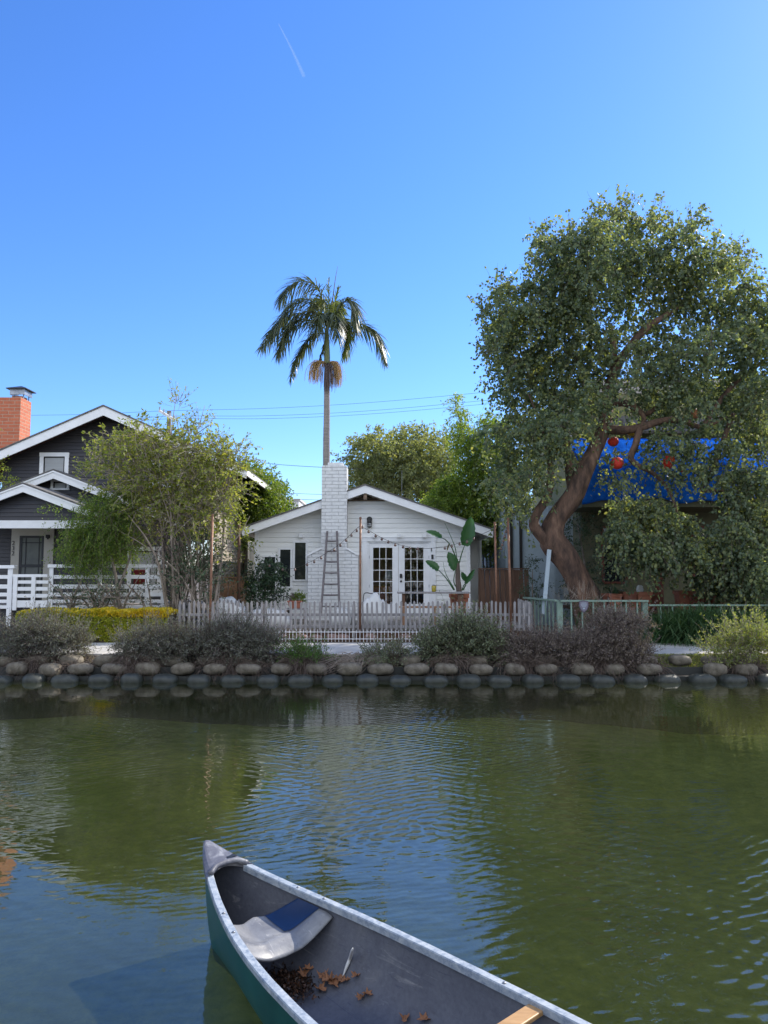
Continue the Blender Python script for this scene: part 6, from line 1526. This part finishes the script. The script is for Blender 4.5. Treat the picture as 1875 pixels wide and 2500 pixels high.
# moulded seats
m_seat, nt, b_ = newmat('scuffed_moulded_seat')
hv = coords(nt); g1 = noise(nt, hv, 5, 7, .65, .6); g3 = noise(nt, hv, 60, 4, .7)
nt.links.new(ramp(nt, g1, [(.35, (.12, .125, .14)), (.58, (.21, .215, .225)), (.75, (.36, .355, .34))]), b_.inputs['Base Color'])
sc_ = over(nt, b_.inputs['Base Color'].links[0].from_socket, along(nt, .5, .08, 4), (.55, .54, .52), (.6, .72, .6)); sc_ = over(nt, sc_, along(nt, .15, .15, 5, 4), (.08, .08, .09), (.6, .7, .6)); nt.links.new(sc_, b_.inputs['Base Color'])
b_.inputs['Roughness'].default_value = .42; bump(nt, g3, .25, .003, b_.inputs['Normal'])
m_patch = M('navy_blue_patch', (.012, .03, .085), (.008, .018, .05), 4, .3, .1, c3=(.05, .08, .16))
for end, s0, s1 in ((0, .53, .86), (1, 3.75, 4.15)):
    ns, nb = 26, 34; V = []; F = []
    for i in range(ns + 1):
        t = i / ns
        for j in range(nb + 1):
            u = j / nb * 2 - 1; au = abs(u)
            ss = s0 + (s1 - s0) * t + .085 * au ** 2 * (1 - t) - .02 * (1 - au) * (1 - t) + .02 * au ** 3 * t
            w_ = (hb(ss) - .03)
            dish = .095 * (1 - np.clip((au - .3) / .7, 0, 1) ** 1.5)
            z = gz(ss) - .04 - dish + .02 * (1 - t) ** 2 * (1 - au) - .035 * max(0, (t - .78) / .22) ** 2 * (1 - au * .6) - .03 * max(0, (.1 - t) / .1) ** 2 + .014 * math.exp(-((t - .72) / .07) ** 2) * (1 - au ** 2)
            V.append(CW(ss, u * w_, z))
    for i in range(ns):
        for j in range(nb): a = i * (nb + 1) + j; F.append([a, a + 1, a + nb + 2, a + nb + 1])
    o = npobj('seat', V, F, m_seat, can, None, True); sd = o.modifiers.new('t', 'SOLIDIFY'); sd.thickness = .012; sd.offset = 1
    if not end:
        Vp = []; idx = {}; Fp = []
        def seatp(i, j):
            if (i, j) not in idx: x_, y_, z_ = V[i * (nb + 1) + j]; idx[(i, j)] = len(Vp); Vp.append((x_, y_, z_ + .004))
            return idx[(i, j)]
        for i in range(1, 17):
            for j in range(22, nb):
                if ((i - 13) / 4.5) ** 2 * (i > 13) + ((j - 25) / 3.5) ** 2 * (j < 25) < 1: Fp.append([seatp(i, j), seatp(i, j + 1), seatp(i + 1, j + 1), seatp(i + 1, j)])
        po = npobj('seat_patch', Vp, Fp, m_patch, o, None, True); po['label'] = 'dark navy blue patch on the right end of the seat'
        for (ss, bb_) in ((.66, -.02), (.62, .08)):
            MB().lathe(CW(ss, bb_, gz(ss) - .045 - .128), [(.008, 0), (.008, .004)], 10).build('drain_hole', m_black, o)
# wooden thwart
m_ash = M('varnished_ash_wood', (.50, .30, .13), (.36, .2, .08), 6, .4, .15, 30, stretch=(1, 8, 1))
for s in (2.13,):
    MB().bar(CW(s, hb(s) - .02, gz(s) - .022), CW(s, -hb(s) + .02, gz(s) - .022), .075, .022).build('thwart', m_ash, can, bevel=.005)
# leaves and debris in the canoe
m_brl = leafmat('dry_brown_leaf', [(.16, .065, .03), (.30, .14, .07), (.42, .23, .13)], .2, .8, 3)
def dead_leaf(px, py, zf_, L_, rot, label):
    c = on_floor(px, py) + Vector((0, 0, .012))
    out = [(0, -.5), (.22, -.42), (.15, -.2), (.42, -.16), (.25, .05), (.36, .3), (.12, .25), (0, .52), (-.14, .24), (-.38, .28), (-.24, .04), (-.43, -.18), (-.14, -.2), (-.2, -.4)]
    V = [(0, 0, 0)]; cr, sr = math.cos(rot), math.sin(rot)
    for i, (a, b) in enumerate(out): V.append((a * L_, b * L_, L_ * (.55 * a * a * 4 * random.uniform(.5, 1.2) + random.uniform(-.04, .1))))
    V = [(c.x + a * cr - b * sr, c.y + a * sr + b * cr, c.z + z_ + .006) for a, b, z_ in V]
    F = [[0, i, i % len(out) + 1] for i in range(1, len(out) + 1)]
    o = npobj('dead_leaf', V, F, m_brl, None, tuple(c)); sd = o.modifiers.new('t', 'SOLIDIFY'); sd.thickness = .0015
    tag(o, label, 'dead leaf', 'dead leaves lying in the canoe')
DL = [(742, 2386, .075, 'curled brown leaf nearest the seat edge on the canoe floor'), (752, 2374, .06, 'small upright brown leaf by the leaf nearest the seat'),
      (788, 2395, .075, 'brown leaf at the left of the middle leaf pile'), (805, 2402, .085, 'large brown leaf in the middle of the leaf pile'), (826, 2397, .07, 'brown leaf in the pile beside the white twig'), (843, 2402, .06, 'brown leaf at the pile front right'), (815, 2412, .07, 'brown leaf lowest in the middle pile'),
      (868, 2391, .055, 'lone brown leaf right of the white twig'), (782, 2424, .07, 'brown leaf just below the pile on the left'), (880, 2444, .06, 'brown leaf with a pale neighbour near the canoe middle'), (897, 2436, .06, 'pale tan leaf touching a brown one near the canoe middle'),
      (988, 2496, .06, 'brown leaf at the bottom edge of the view'), (1035, 2498, .07, 'reddish brown leaf at the bottom edge, right of its neighbour')]
for i, (px, py, L_, lb_) in enumerate(DL): dead_leaf(px, py, .03, L_, i * 1.7, lb_)
n = 1100; c = on_floor(712, 2412) + Vector((0, 0, .02))
Pn = np.array(c) + np.stack([RNG.normal(size=n) * .07, RNG.normal(size=n) * .045, np.abs(RNG.normal(size=n)) * .014], 1)
Pn[:, :2] = np.array(c)[:2] + (Pn[:, :2] - np.array(c)[:2]) @ np.array([[ax_, ay_], [-ay_, ax_]])
V, F = leaf_arrays(Pn, unit(RNG.normal(size=(n, 3)) + [0, 0, .3]), .022, .014)
tag(npobj('wet_leaf_mush', V, F, leafmat('wet_dark_debris', [(.015, .011, .01), (.035, .02, .014), (.09, .04, .02)], .05, .5, 3), None, tuple(c)), 'dark wet mush of rotten leaves in the canoe by the left gunwale', 'leaf mush', None, 'stuff')
def flo(px, py, z): return on_floor(px, py) + Vector((0, 0, z - .02))
tag(MB().tube(curve([flo(836, 2391, .03), flo(846, 2370, .04), flo(855, 2350, .045), flo(861, 2330, .05)], 14), [.002, .003, .005, .007, .008, .009, .009, .009, .009, .009, .009, .008, .007, .003], 8).build('white_twig', m_white2, None, smooth=True),
    'slim pale curved twig standing up from the leaf pile in the canoe', 'twig')
